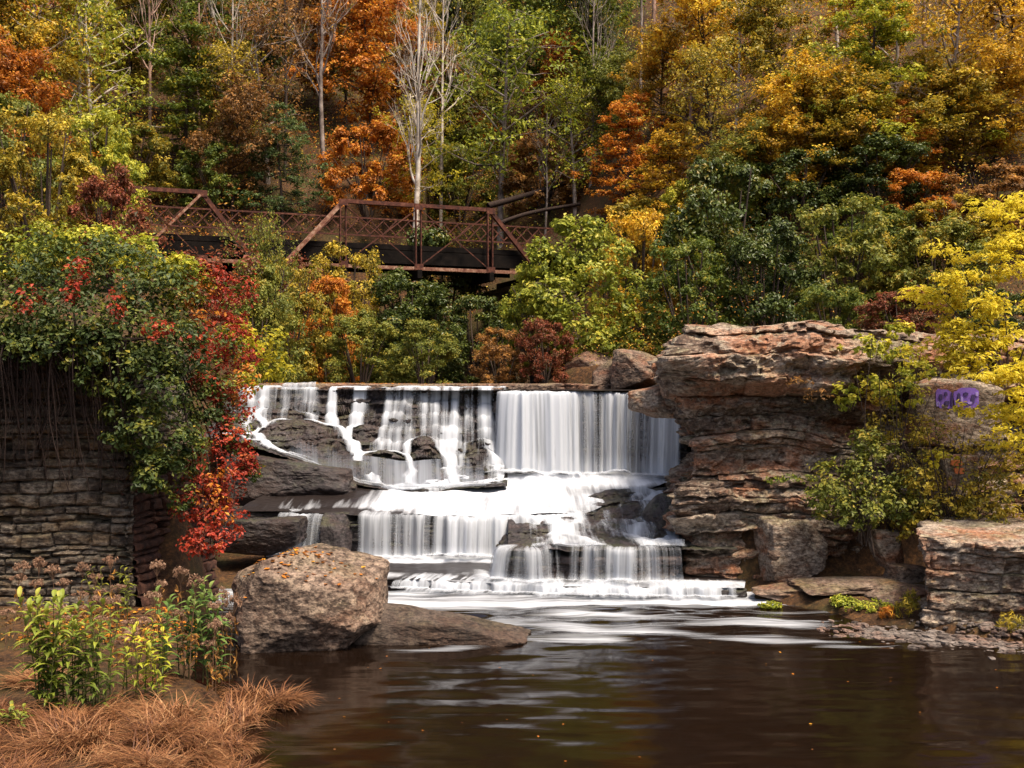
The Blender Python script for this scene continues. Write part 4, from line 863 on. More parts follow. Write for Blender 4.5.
# shrubs on the banks, nearer than the hillside
for a in [
 ('bush', 535, 262, 60, 'ylgreen', 'small yellow bush on the left shoulder of the lime-green bush', 39.5),
 ('bush', 640, 285, 100, 'gold', 'gold and rust bush between the lime-green bush and the dark rhododendrons', 42),
 ('bush', 660, 240, 110, 'goldolive', 'olive-gold bush above the gap between lime bush and rhododendrons', 46),
 ('bush', 722, 255, 125, 'dark', 'tall dark green rhododendron above the left end of the cliff', 40),
 ('bush', 690, 300, 100, 'green', 'mid-green bush on the cliff top at its left end', 36.5),
 ('bush', 765, 290, 110, 'dark', 'dark green rhododendron on the cliff top, second from the left', 36),
 ('bush', 800, 235, 120, 'dark', 'dark green rhododendron higher up behind the cliff top', 43),
 ('bush', 845, 275, 120, 'olive', 'dull green bush above the middle of the cliff', 37),
 ('bush', 880, 225, 110, 'dark', 'dark bush under the orange sprays on the right bank', 42),
 ('bush', 935, 270, 120, 'olive', 'dull olive bush left of the bright yellow tree', 37),
 ('bush', 900, 320, 90, 'redbrown', 'red-brown twiggy bush behind the cliff, beside the yellow tree', 31),
 ('bush', 912, 222, 85, 'orange', 'small orange bush on the slope left of the yellow tree', 41),
 ('bush', 955, 235, 100, 'goldolive', 'olive-gold bush on the slope just left of the yellow tree top', 39),
 ('bush', 865, 245, 90, 'green', 'mid-green bush between the dark rhododendrons and the orange bush', 40),
 ('bush', 900, 270, 90, 'goldolive', 'dull gold bush at the back of the cliff top, right of its middle', 38),
 ('bush', 990, 225, 110, 'brown', 'orange-brown bush behind the bright yellow tree', 40),
 ('bush', 1000, 330, 90, 'dark', 'dark green bush behind the lower branches of the yellow tree', 30),
 ('bush', 830, 318, 70, 'green', 'small green bush on the cliff top above its middle', 33),
 ('bush', 330, 318, 58, 'orange', 'orange and green bush below the right bridge span', 42),
 ('bush', 285, 325, 80, 'goldolive', 'olive-gold bush left of the orange bush under the bridge', 39),
 ('bush', 410, 330, 110, 'dark', 'bush with shade put into its dark green leaves under the middle of the right bridge span', 44),  # dark leaf palette holds the bridge's shade
 ('bush', 478, 345, 90, 'dark', 'twiggy bush with leaves coloured dark for shade beside the bridge abutment', 41),  # shade painted in by the dark leaf palette
 ('bush', 345, 283, 75, 'goldolive', 'small olive-gold bush just below the deck, left end of the right span', 44.5),
 ('bush', 300, 290, 70, 'redbrown', 'small red-brown bush below the gap between the two bridge spans', 43),
 ('bush', 425, 358, 70, 'olive', 'low olive bush at the back of the top shelf of the falls', 38.6),
 ('bush', 500, 362, 60, 'brown', 'low brown bush at the back of the top shelf, left of the lime bush', 38),
 ('bush', 360, 352, 80, 'olive', 'olive bush at the stream edge behind the top shelf of the falls', 39),
 ('bush', 440, 300, 100, 'dark', 'bush with leaves painted shade-dark behind the bridge, seen below the deck', 52),  # dark leaf colour stands for the shade below the deck
 ('bush', 545, 352, 60, 'redbrown', 'small red-brown bush at the foot of the lime-green bush', 37),
 ('airy', 262, 235, 80, 'olive', 'grey-green sapling in front of the bridge gap', 36),
 ('bush', 260, 285, 70, 'olive', 'grey-green bush below the sapling in front of the bridge gap', 34.5),
 ('bush', 45, 195, 120, 'goldolive', 'brownish green thin bush behind the left wall', 32),
 ('bush', 108, 226, 62, 'redbrown', 'dull red bush behind the creeper, left end of the bridge', 31),
 ('bush', 5, 170, 90, 'olive', 'olive bush at the left edge behind the wall', 36),
 ('bush', 95, 165, 80, 'ylgreen', 'yellow-green bush above the dull red bush at the left', 39),
]:
    plant(a[0], a[1], a[2], a[3], a[4], a[5], 'shrub' if a[0] == 'bush' else 'tree', Y=a[6])
# far wood behind: one mass
rng = np.random.default_rng(77); bl = []; 
for k in range(210):
    Y_ = rng.uniform(84, 140); x = rng.uniform(-.56, .56)*Y_; g = float(ground(np.array([x]), np.array([Y_]))[0]); r = rng.uniform(2.6, 4.4)
    bl.append((x, Y_, g+rng.uniform(2.5, 8), r, r, r*1.1))
for nm, lf, i in (('far_wood', 'goldolive', 0), ('far_wood', 'brown', 1), ('far_wood', 'olive', 2)):
    V, Q, t = cloud(bl[i::3], 500+i, .42, 16, .33, .5, clumps=60); o = link(nm, mesh(nm, V, Q, fattr={'tint': t}), L[lf]); o['kind'] = 'stuff'
# undergrowth over the slope
for lf, sd in (('brown', 12), ('goldolive', 14), ('olive', 16), ('orange', 18)):
    n = 130000; Y_ = 34+78*rng.random(n); x = rng.uniform(-.55, .55, n)*Y_
    hgt = fbm(st3(x*.3, Y_*.3), 3, sd); keep = hgt > -.02; keep &= ~((x > xl(Y_)-1) & (x < xr(Y_)+1) & (Y_ < 54)); keep &= ~((np.abs(Y_-(48.8+(x+7)*.39)) < 4.5) & (x < 6) & (x > -30)); x, Y_, hgt = x[keep], Y_[keep], hgt[keep]
    z = ground(x, Y_)+rng.random(len(x))*np.minimum(3.0, .4+hgt*6)+.05
    V, Q, t = leaves(np.stack([x, Y_, z], -1), rng.normal(size=(len(x), 3))*.6+np.array([0, -.3, 1.]), .0023*Y_, rng, rng.random(len(x)))
    o = link('undergrowth', mesh('undergrowth', V, Q, fattr={'tint': t}), L[lf]); o['kind'] = 'stuff'
# ================================================================ the rusty bridge
A0 = np.array([-7.07, 46.0]); Dv = np.array([6.10, 2.40]); Dn = Dv/np.linalg.norm(Dv); Nv = np.array([-Dn[1], Dn[0]]); WID = 4.6
def BP(s, off, z): q = A0+Dv*s+Nv*off; return (q[0], q[1], z)
ZT, ZB, ZD = 11.85, 9.15, 10.05
c0 = A0+Dv*.4
br = thing('truss_bridge', 'rusty red-brown iron truss bridge with lattice railing, spanning the stream above the falls', 'bridge', (c0[0], c0[1], 4.0))
def bpart(name, mat, fn):
    m_ = MB(); fn(m_); V, Q, _ = m_.data(); return part(name, V, M[mat], br, Q=Q)
RZ = (0, 0, 1)
def span(s0, s1, hips, off):            # end-post feet s0, s1; hips and panel points between
    near = off == 0
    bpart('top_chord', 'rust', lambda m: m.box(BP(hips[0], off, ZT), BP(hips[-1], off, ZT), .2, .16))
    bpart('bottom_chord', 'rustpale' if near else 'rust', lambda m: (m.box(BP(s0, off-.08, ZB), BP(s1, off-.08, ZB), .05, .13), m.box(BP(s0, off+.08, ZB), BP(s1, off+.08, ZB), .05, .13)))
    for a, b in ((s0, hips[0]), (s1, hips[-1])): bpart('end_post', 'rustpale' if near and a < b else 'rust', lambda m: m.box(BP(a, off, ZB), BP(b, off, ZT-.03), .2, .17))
    for h in (hips if s0 > -1 else hips[:-1]): bpart('vertical_post', 'rust', lambda m: (m.box(BP(h-.02, off-.06, ZB+.05), BP(h-.02, off-.06, ZT-.1), .05, .16, Nv.tolist()+[0]), m.box(BP(h+.02, off+.06, ZB+.05), BP(h+.02, off+.06, ZT-.1), .05, .16, Nv.tolist()+[0])))
    for h, k in zip(hips[:-1], hips[1:]):
        bpart('diagonal', 'rust', lambda m: m.box(BP(h, off-.03, ZT-.1), BP(k, off-.03, ZB+.05), .03, .035)); bpart('diagonal', 'rust', lambda m: m.box(BP(h, off+.03, ZB+.05), BP(k, off+.03, ZT-.1), .03, .05))
H1 = [0, .5, 1.0]; H2 = [-2.05, -1.66, -1.27, -.87]
span(-.37, 1.36, H1, 0)
span(-2.45, -.55, H2, 0)
for hs, s0, s1 in ((H1, -.37, 1.36), (H2, -2.45, -.55)):
    for h in hs:
        for z in (ZT, ZB): bpart('gusset_plate', 'rust', lambda m: m.box(BP(h-.03, -.115, z-(.06 if z == ZT else -.06)), BP(h+.03, -.115, z-(.06 if z == ZT else -.06)), .025, .26))
bpart('brace', 'rustpale', lambda m: (m.box(BP(-.88, -.1, ZT-.12), BP(-1.24, -.1, ZB+.1), .09, .1)))
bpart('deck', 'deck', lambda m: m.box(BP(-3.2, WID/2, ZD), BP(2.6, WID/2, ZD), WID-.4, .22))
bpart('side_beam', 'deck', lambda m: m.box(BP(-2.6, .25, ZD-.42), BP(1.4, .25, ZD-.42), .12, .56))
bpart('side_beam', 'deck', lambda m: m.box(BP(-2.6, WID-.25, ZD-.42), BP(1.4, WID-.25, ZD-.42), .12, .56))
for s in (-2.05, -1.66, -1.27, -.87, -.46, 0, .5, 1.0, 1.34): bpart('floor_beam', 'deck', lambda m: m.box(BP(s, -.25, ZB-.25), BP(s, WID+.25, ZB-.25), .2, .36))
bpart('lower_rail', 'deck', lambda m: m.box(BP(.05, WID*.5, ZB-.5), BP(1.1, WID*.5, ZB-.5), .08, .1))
def lattice(m, off, z0, z1):
    for z in (z0, z1): m.box(BP(-2.6, off, z), BP(2.2, off, z), .07, .07)
    s = -2.6; st = (z1-z0)/6.55*.75
    while s < 2.18: m.box(BP(s, off-.02, z0), BP(s+st*1.3, off-.02, z1), .03, .05); m.box(BP(s+st*1.3, off+.02, z0), BP(s, off+.02, z1), .03, .05); s += st
bpart('lattice_railing', 'rust', lambda m: lattice(m, WID-.3, 11.05, 11.85))
# piers: one on the hidden left middle, one at the right
for s, lab in ((-.46, 'stone pier hidden behind shrubs under the gap between the two bridge spans'), (1.42, 'stone bridge abutment in shade under the right end of the bridge')):
    q = A0+Dv*s+Nv*WID/2; w = .85 if s < 0 else 1.2
    f = [(q[0]+Dn[0]*a*w+Nv[0]*b*2.9, q[1]+Dn[1]*a*w+Nv[1]*b*2.9) for a, b in ((-1, -1), (1, -1), (1, 1), (-1, 1))]
    strata_thing('bridge_pier', lab, 'bridge pier', f, 3.2, ZB-.44, M['masonry'], 90+int(s*10), th=(.25, .4), amp=.03, blkamp=.04, blk=(.5, .9), res=.08, corner=0, warp=.0, topn=.01)

# ================================================================ creeper on the abutment
def bl(px, py, Y, rx, ry, rz): p = P(px, py, Y); return (*p, rx, ry, rz)
def leafy(name, label, cat, blobs, seed, leaf, per, lf, stems=None, base=None, extra=None, clumps=None, clump=.3, up=.45, wid=.6, tintb=0., stemmat='vine'):
    b = base if base is not None else (blobs[0][0], blobs[0][1], min(q[2]-q[5] for q in blobs))
    t = thing(name, label, cat, tuple(float(v) for v in b))
    V, Q, a = cloud(blobs, seed, leaf, per, clump, up, tintb, clumps=clumps, wid=wid); part('foliage', V, L[lf], t, Q=Q, fattr={'tint': a})
    for nm, lf2, bb, pr in extra or (): V, Q, a = cloud(bb, seed+5, leaf, pr, clump, up, clumps=clumps, wid=wid); part(nm, V, L[lf2], t, Q=Q, fattr={'tint': a})
    if stems:
        m_ = MB(); [m_.tube(smooth_path(p, 10), np.linspace(r, r*.4, 10), 5) for p, r in stems]; V, Q, _ = m_.data(); part('stems', V, M[stemmat], t, Q=Q, smooth=True)
    return t
rng = np.random.default_rng(9)
hang = []
for k in range(230):
    x = rng.uniform(-10.2, -6.5); l = rng.uniform(.5, 2.5); y = 18.9-rng.uniform(.02, .3)
    hang.append(([(x+rng.normal()*.2, 19.2, 5.0), (x, y-.25, 4.85), (x+rng.normal()*.12, y-.1, 4.85-l*.5), (x+rng.normal()*.2, y, 4.85-l)], rng.uniform(.008, .022)))
top = [bl(20, 275, 19.6, .95, .9, .55), bl(70, 265, 19.5, .95, .9, .6), bl(125, 275, 19.5, .95, .9, .6), bl(165, 300, 19.6, .8, .8, .6), bl(15, 310, 19.0, .8, .6, .45), bl(75, 315, 18.8, .8, .6, .5), bl(130, 330, 18.9, .75, .6, .6)]
drape = [bl(30, 350, 18.55, .4, .3, .3), bl(95, 345, 18.5, .4, .3, .35), bl(60, 345, 18.6, .55, .4, .42), bl(110, 372, 18.6, .6, .4, .5), bl(150, 385, 18.8, .6, .5, .55), bl(175, 345, 19.2, .6, .6, .6), bl(135, 425, 18.7, .5, .35, .5), bl(170, 440, 19.0, .45, .45, .55), bl(150, 470, 18.8, .32, .3, .4), bl(10, 345, 18.7, .4, .3, .3), bl(205, 400, 20, .5, .6, .6)]
leafy('creeper', 'large dark green creeper draped over the old stone wall, dark vines hanging below', 'creeper', top+drape, 21, .088, 30, 'creeper', hang, (-7.6, 19.5, 4.9),
      [('red_leaves', 'red', [bl(78, 270, 18.6, .22, .25, .25), bl(72, 290, 18.4, .16, .2, .2), bl(117, 303, 18.4, .12, .25, .35), bl(158, 330, 18.2, .25, .25, .2), bl(30, 300, 18.6, .3, .25, .3), bl(200, 345, 18.9, .3, .25, .3)], 2)], clumps=44)
leafy('shrub', 'yellow-green leafy shrub crowning the top of the creeper-covered wall', 'shrub', [bl(8, 262, 20.4, .6, .6, .5), bl(45, 245, 20.4, .7, .6, .4), bl(85, 243, 20.4, .7, .6, .38), bl(125, 247, 20.4, .6, .6, .38), bl(160, 262, 20.2, .55, .6, .45), bl(185, 285, 20.2, .5, .6, .4), bl(178, 268, 19.6, .3, .3, .3)], 23, .09, 26, 'ylgreen', [([(-8, 20.2, 4.9), (-8.1, 20.3, 5.6), (-8.3, 20.3, 6.3)], .03), ([(-7, 20.1, 4.9), (-7, 20.2, 5.5), (-6.9, 20.3, 6.2)], .03)], clumps=26)
redb = [bl(205, 285, 20.2, .45, .5, .45), bl(235, 300, 20.6, .45, .5, .5), bl(215, 325, 20.2, .5, .5, .5), bl(240, 345, 20.6, .35, .5, .45), bl(215, 375, 20.0, .35, .5, .5), bl(232, 400, 20.3, .4, .5, .5), bl(225, 440, 20.0, .42, .45, .5), bl(205, 470, 19.6, .40, .4, .45), bl(228, 485, 19.8, .38, .4, .45), bl(198, 505, 19.4, .42, .4, .4), bl(222, 525, 19.4, .40, .4, .35), bl(205, 540, 19.1, .42, .35, .25), bl(245, 460, 20.2, .2, .3, .4)]
rst = [([(-6.3, 19.6+k*.25, 4.9), (-5.9, 19.5+k*.2, 4.2), (-5.6+k*.1, 19.3+k*.15, 2.8), (-5.5+.12*k, 19.2, 1.4)], .022) for k in range(6)]
leafy('creeper', 'bright red creeper tumbling down the corner of the stone wall to the boulder', 'creeper', redb, 25, .078, 22, 'red', rst, (-6.2, 19.8, 4.9),
      [('green_leaves', 'creeper', [bl(225, 360, 20.0, .4, .4, .6), bl(235, 430, 20.3, .35, .4, .5), bl(190, 450, 19.3, .3, .3, .6), bl(180, 490, 19.2, .25, .25, .4), bl(250, 470, 20.4, .2, .3, .3)], 13), ('orange_leaves', 'orange', [bl(200, 300, 19.9, .35, .35, .5), bl(215, 500, 19.3, .35, .3, .5), bl(240, 380, 20.2, .3, .3, .5)], 10)], clumps=26)
leafy('shrub', 'yellow-green shrub behind the red creeper at the left end of the falls', 'shrub', [bl(262, 345, 24, .5, .5, .45), bl(275, 366, 24.2, .45, .5, .32), bl(250, 372, 23.6, .5, .5, .35), bl(240, 335, 23.6, .4, .4, .4)], 27, .11, 16, 'yellow', [([(-5.9, 24, 4.2), (-5.7, 24.1, 4.8), (-5.5, 24, 5.2)], .02)], clumps=20)
leafy('creeper', 'dull red creeper spilling over the back of the wall beside the bridge', 'creeper', [bl(190, 270, 24.5, .7, .6, .5), bl(235, 262, 26, .7, .6, .5), bl(215, 300, 24, .6, .6, .5), bl(150, 225, 26, .7, .6, .6)], 28, .11, 14, 'redbrown', None, clumps=24)
V, Q, a = masonry((-6.38, 19.1, 0), (.2, .98), 2.9, -.2, 2.6, (1, -.1), 8, batter=.12)
struct('earth_bank', V+np.array([.0, 0, 0]), M['soil'], Q=Q)

leafy('shrub', 'big rounded lime-green bush at the right end of the bridge over the falls', 'shrub', [bl(px, py, 38.5+dy, r, r, r*.85) for px, py, dy, r in ((580, 245, .3, .9), (610, 255, .3, .85), (552, 262, 0, .8), (590, 232, .6, .7), (625, 285, .2, .8), (592, 285, -.6, 1.0), (552, 295, -.5, .9), (533, 300, 0, .6), (615, 318, -.3, .8), (575, 325, -.8, .9), (545, 330, -.4, .7), (598, 345, -.6, .7), (565, 355, -.5, .6), (625, 345, 0, .6), (540, 250, .4, .5), (565, 225, .6, .4))], 29, .17, 15, 'limebush', [([(2.3, 38.8, 4.4), (2.2+.5*k, 38.6, 5.6), (1.6+.8*k, 38.6, 7.6)], .05) for k in range(-2, 4)], clumps=42, stemmat='bark')

# ================================================================ bright yellow tree on the right
tb = np.array([10.6, 21.9, 1.3]); yt = thing('yellow_tree', 'bright yellow tree reaching in from the right edge over the cliff', 'tree', tuple(tb))
ends = [(985, 215, 20.8), (1010, 205, 21), (960, 262, 20.6), (990, 255, 20.6), (1015, 270, 20.5), (945, 255, 20.9), (935, 290, 21), (970, 300, 20.6), (1005, 310, 20.4), (1000, 340, 20.3), (960, 345, 20.5), (985, 372, 20.2), (1012, 385, 20.2), (945, 362, 20.7), (995, 425, 20.1), (1015, 410, 20), (980, 415, 20.3), (1020, 240, 20.8), (1030, 340, 20.4), (1018, 445, 20), (912, 288, 21.4), (925, 345, 21), (940, 325, 20.8), (1000, 235, 20.7), (975, 280, 20.6), (1020, 365, 20.2), (975, 345, 20.4), (1040, 290, 20.6)]
m_ = MB(); mains = [smooth_path([tb, tb+[.1, -.2, 1.8], P(1050, 330, 21.4), P(1045, 230, 21.2)], 16), smooth_path([tb+[.05, -.1, 1], P(1060, 420, 21.2), P(1030, 380, 20.7), P(1000, 375, 20.3)], 12)]
m_.tube(mains[0], np.linspace(.11, .03, 16), 8); m_.tube(mains[1], np.linspace(.06, .015, 12), 6); yb = []
allp = np.concatenate(mains)
for e in ends:
    q = P(*e); h = q.copy(); h[2] -= .3; d = np.linalg.norm(allp-h, axis=1)+np.where(allp[:, 2] > q[2]+.2, 3, 0); s = allp[int(np.argmin(d))]
    pp = smooth_path([s, (s+q)/2+np.array([0, 0, .12]), q], 8); m_.tube(pp, np.linspace(.022, .006, 8), 5)
    for f in (4, 6, 7):
        w_ = rng.normal(size=3)*.13; yb.append((*(pp[f]+w_), .34, .30, .15))
V, Q, _ = m_.data(); part('trunk', V, M['bark'], yt, Q=Q, smooth=True)
V, Q, a = cloud(yb, 61, 0.105, 11, .40, .6, clumps=14, wid=.36, shell=.2, flat=.5, tintb=.28); part('crown', V, L['yellow'], yt, Q=Q, fattr={'tint': a})
# shrubs in front of the cliff, right
def tw(px, py, Y, n, h, sd, sp=.8):
    r_ = np.random.default_rng(sd); b = P(px, py, Y); o = []
    for k in range(n):
        e = b+np.array([r_.normal()*sp*.6, r_.normal()*.35, h*r_.uniform(.6, 1.05)]); o.append(([b+r_.normal(size=3)*.1, (b+e)/2+r_.normal(size=3)*.1, e], r_.uniform(.008, .018)))
    return o
leafy('shrub', 'bushy green shrub against the foot of the cliff', 'shrub', [bl(845, 480, 21.4, .75, .5, .5), bl(880, 470, 21.3, .7, .5, .55), bl(860, 510, 21.2, .6, .45, .4), bl(900, 500, 21.2, .5, .45, .45), bl(830, 500, 21.5, .4, .4, .4), bl(870, 445, 21.5, .5, .4, .35)], 31, .085, 34, 'olive', tw(865, 545, 21.3, 14, 1.9, 1), clumps=26, stemmat='bark')
leafy('shrub', 'lime-yellow thin shrub in front of the upper cliff face', 'shrub', [bl(860, 345, 22.2, .42, .4, .22), bl(890, 350, 22.1, .5, .4, .25), bl(915, 365, 22.1, .4, .4, .3), bl(870, 385, 22.2, .4, .4, .3), bl(905, 395, 22, .4, .4, .3), bl(845, 395, 22.4, .25, .3, .3), bl(900, 330, 22.4, .3, .3, .15)], 33, .09, 22, 'ylgreen', tw(890, 545, 21.6, 10, 4.1, 3, .7), clumps=15, stemmat='bark')
leafy('shrub', 'olive-brown half-bare twiggy shrub under the purple painted patch', 'shrub', [bl(935, 440, 21.2, .5, .4, .4), bl(960, 480, 21, .6, .4, .4), bl(990, 490, 20.9, .6, .4, .4), bl(925, 480, 21.1, .5, .4, .4), bl(1010, 460, 21, .5, .4, .4)], 35, .075, 18, 'goldolive', tw(950, 540, 21.1, 26, 2.6, 5, 1.3), clumps=22, stemmat='bark')
leafy('shrub', 'olive-gold low shrub on the back of the right rock outcrop', 'shrub', [bl(945, 510, 20.9, .6, .4, .3), bl(985, 512, 20.8, .6, .4, .3), bl(1020, 505, 20.8, .6, .4, .35), bl(910, 525, 21.2, .4, .3, .3)], 37, .08, 22, 'goldolive', tw(970, 530, 20.9, 8, .8, 7, .9), clumps=20, stemmat='bark')
leafy('shrub', 'yellow sprig with small leaves beside the orange painted patch', 'shrub', [bl(945, 455, 20.8, .34, .2, .12), bl(935, 462, 20.8, .2, .2, .1)], 39, .08, 9, 'yellow', tw(948, 520, 20.9, 3, 1.3, 9, .3), clumps=10, stemmat='bark')
leafy('shrub', 'small green tuft growing on the cliff ledge above its foot', 'shrub', [bl(800, 478, 22.2, .5, .25, .08), bl(775, 480, 22.3, .25, .2, .07)], 41, .06, 9, 'green', None, clumps=16)
leafy('shrub', 'rusty dry grass tuft on the cliff ledge under the overhang', 'shrub', [bl(815, 395, 22.2, .4, .2, .16), bl(800, 382, 22.3, .3, .2, .1)], 42, .08, 9, 'brown', None, clumps=14, wid=.15)
leafy('shrub', 'rusty plant in the hollow of the upper cliff face', 'shrub', [bl(692, 364, 22.6, .28, .15, .07), bl(703, 358, 22.6, .12, .12, .1)], 43, .06, 9, 'orange', None, clumps=12, wid=.25)
leafy('shrub', 'wide dull gold shrub hiding the lower right half of the cliff', 'shrub', [bl(885, 425, 22.1, .45, .3, .35), bl(912, 430, 22, .45, .3, .35), bl(915, 470, 21.7, .5, .3, .35), bl(985, 445, 21.4, .5, .3, .3), bl(1012, 478, 21.2, .5, .3, .35), bl(955, 505, 21.2, .5, .3, .25), bl(880, 395, 22.3, .35, .25, .3), bl(925, 500, 21.4, .4, .3, .25), bl(1000, 515, 21, .5, .3, .2)], 45, .075, 16, 'goldolive', tw(930, 545, 21.5, 14, 2.6, 11, 1.3), clumps=22, stemmat='bark')
# painted patches on the rock wall
def blot(px, py, Y, w, h, seed, mat, name, parent, rot=0):
    c = P(px, py, Y); n = 40; t = np.arange(n)/n*6.283; r = 1+.22*fbm(st3(np.cos(t)*1.6, np.sin(t)*1.6)+seed, 3, seed)
    e = np.stack([np.sign(np.cos(t))*np.abs(np.cos(t))**.6*w/2*r, t*0, np.sign(np.sin(t))*np.abs(np.sin(t))**.6*h/2*r], -1)
    V = np.concatenate([c+e, c+e*.5, c[None], c+e+np.array([0, .05, 0])]); Q = gridq(2, n, True); T = np.stack([n+np.arange(n), n+(np.arange(n)+1) % n, np.full(n, 2*n)], -1)
    side = np.stack([np.arange(n), 2*n+1+np.arange(n), 2*n+1+(np.arange(n)+1) % n, (np.arange(n)+1) % n], -1)
    return part(name, V, M[mat], parent, Q=np.vstack([Q, side]), T=T)
gr = thing('painted_rock', 'pale rock block bearing a purple painted mark, behind the right shrubs', 'rock', tuple(P(955, 440, 22.6)))
V, T = boulder(P(955, 412, 22.5), (.85, .55, .75), [(0, -1, .02, .62), (.1, -.1, 1, .9)], 95, rough=.06, nplanes=7, soft=30)
part('rock_face', V, M['cliff'], gr, T=T, fattr={'rnd': np.full(len(T), .5)})
yf = 22.5-.40
blot(944, 399, yf+.05, .33, .40, 3, 'purple', 'painted_letter', gr); blot(966, 398.5, yf+.046, .52, .42, 5, 'purple', 'painted_letter', gr)
for k, (px, py, w_, h_) in enumerate([(941, 397, .07, .13), (947, 403, .10, .09), (946, 394, .06, .08), (959, 397, .06, .16), (966, 394, .09, .07), (973, 399, .07, .17), (965, 404, .16, .06), (952, 400, .03, .3)]): blot(px, py, yf+.03, w_, h_, 10+k, 'purpledk', 'letter_outline', gr)
for k, (px, py, w_, h_) in enumerate([(938, 404, .06, .1), (962, 399, .05, .1), (970, 403, .09, .05), (977, 394, .06, .08)]): blot(px, py, yf+.028, w_, h_, 30+k, 'purplelt', 'letter_highlight', gr)
og = thing('painted_rock', 'small rock with orange paint among the brown twigs on the right', 'rock', tuple(P(957, 478, 21.4)))
V, T = boulder(P(958, 470, 21.35), (.3, .25, .28), [(0, -1, .05, .8)], 96, rough=.04, nplanes=3); part('rock_face', V, M['cliff'], og, T=T, fattr={'rnd': np.full(len(T), .5)})
blot(957, 463, 21.12, .22, .11, 21, 'orangep', 'painted_patch', og); blot(960, 471, 21.12, .2, .12, 23, 'orangep', 'painted_patch', og)

# ================================================================ grass and plants, front left
def tussock(seed, n=360, r=.30, L_=.62, droop=1.75):
    rng = np.random.default_rng(seed); k = 6; a = rng.uniform(0, 6.283, n); rr = r*np.sqrt(rng.random(n)); b = np.stack([rr*np.cos(a), rr*np.sin(a), np.zeros(n)], -1)
    az = np.where(rng.random(n) < .6, rng.uniform(0, 6.283)+rng.normal(size=n)*.55, a+rng.normal(size=n)*.7); ln = L_*rng.uniform(.5, 1.25, n); t0 = rng.uniform(.1, .75, n); dr = droop*rng.uniform(.6, 1.5, n)
    t = np.linspace(0, 1, k); th = t0[:, None]+dr[:, None]*t[None]
    dx = np.sin(th); dz = np.cos(th); st = ln[:, None]/(k-1)
    X = np.c_[np.zeros(n), np.cumsum(dx[:, :-1]*st, 1)]; Z = np.c_[np.zeros(n), np.cumsum(dz[:, :-1]*st, 1)]
    p = b[:, None]+np.stack([X*np.cos(az)[:, None], X*np.sin(az)[:, None], Z], -1); p[..., 2] = np.maximum(p[..., 2], .015+.05*rng.random(n)[:, None])
    wv = np.stack([-np.sin(az), np.cos(az), np.zeros(n)], -1)[:, None]*(np.linspace(1, .15, k)[None, :, None]*0.0105*rng.uniform(.5, 1.35, n)[:, None, None])
    V = np.stack([p-wv, p+wv], 2).reshape(n, 2*k, 3)
    q = np.array([[2*i, 2*i+1, 2*i+3, 2*i+2] for i in range(k-1)]); Q = (np.arange(n)[:, None, None]*2*k+q[None]).reshape(-1, 4)
    return mesh('grass_tussock', V.reshape(-1, 3), Q, fattr={'tint': np.repeat(np.clip(rng.random(n)*.8+.1+rng.uniform(-.2, .15), 0, 1), k-1)})
TU = [tussock(700+i) for i in range(6)]
rng = np.random.default_rng(4); k = 0
for gx, gy, s, lab in [(-3.05, 14.35, .8, 'dry tan grass tussock at the tip of the bank, jutting into the pool')]+[(None,)*4]*44:
    if gx is None:
        for _ in range(50):
            gy = rng.uniform(10.6, 14.6); gx = rng.uniform(-.50*gy, xl(gy)+.05)
            if gy < 12.9 or rng.random() < .25: break
        s = rng.uniform(.5, .95); lab = 'drooping tan dry grass tussock on the front left bank'
    z = float(ground(np.array([gx]), np.array([gy]))[0]); k += 1
    o = link('grass_tussock', TU[k % 6], L['grass']); o.location = (gx, gy, max(z, .02)-.02); o.rotation_euler = (0, 0, rng.uniform(0, 6.28)); o.scale = (s, s, s*rng.uniform(.5, .85)); tag(o, lab, 'grass', None if k == 1 else 'dry grass tussocks on the left bank')
def leafstalk(mb, lf, rng, b, h, lean, nl, ll, lw, z0=.15):
    pts = smooth_path([b, b+np.array([lean[0]*.3, lean[1]*.3, h*.5]), b+np.array([lean[0], lean[1], h])], 9); mb.tube(pts, np.linspace(.009, .004, 9), 5)
    for i in range(nl):
        f = z0+(1-z0)*i/(nl-1); q = np.array([np.interp(f*8, np.arange(9), pts[:, c]) for c in range(3)]); a = i*2.4+rng.normal()*.3; s = ll*(.75+.5*math.sin(math.pi*min(1, f*.9)))*rng.uniform(.8, 1.2)*(1 if f < .9 else .75)
        e0 = rng.uniform(.3, .8)+(.5 if f > .9 else 0); d = np.array([math.cos(a), math.sin(a), 0]); w = np.array([-d[1], d[0], 0]); ks = 6; p = q.copy(); P_ = []
        for j in range(ks):
            u = j/(ks-1); el = e0-1.3*u; wd = lw*math.sin(math.pi*min(1, .08+.92*u)**.75)+.0008
            P_.append((p-w*wd+np.array([0, 0, wd*.35]), p.copy(), p+w*wd+np.array([0, 0, wd*.35]))); p = p+(d*math.cos(el)+np.array([0, 0, math.sin(el)]))*s/(ks-1)
        lf.add(np.array(P_).reshape(-1, 3), gridq(ks, 3), np.clip(rng.random()*.5+.5*f, 0, 1))
def leafplant(label, base, stalks, seed, lf, ll, lw):
    rng = np.random.default_rng(seed); t = thing('leafy_plant', label, 'plant', tuple(base)); sm_, lm = MB(), MB()
    for (dx, dy, h, lx, ly, nl) in stalks: leafstalk(sm_, lm, rng, np.array(base)+np.array([dx, dy, -.03]), h, (lx, ly), nl, ll, lw)
    V, Q, _ = sm_.data(); part('stem', V, M['stem'], t, Q=Q); V, Q, a = lm.data(); part('foliage', V, L[lf], t, Q=Q, fattr={'tint': a})
def gz(px, Y): x = PX(px, Y); return (x, Y, float(ground(np.array([x]), np.array([Y]))[0]))
r2 = np.random.default_rng(2)
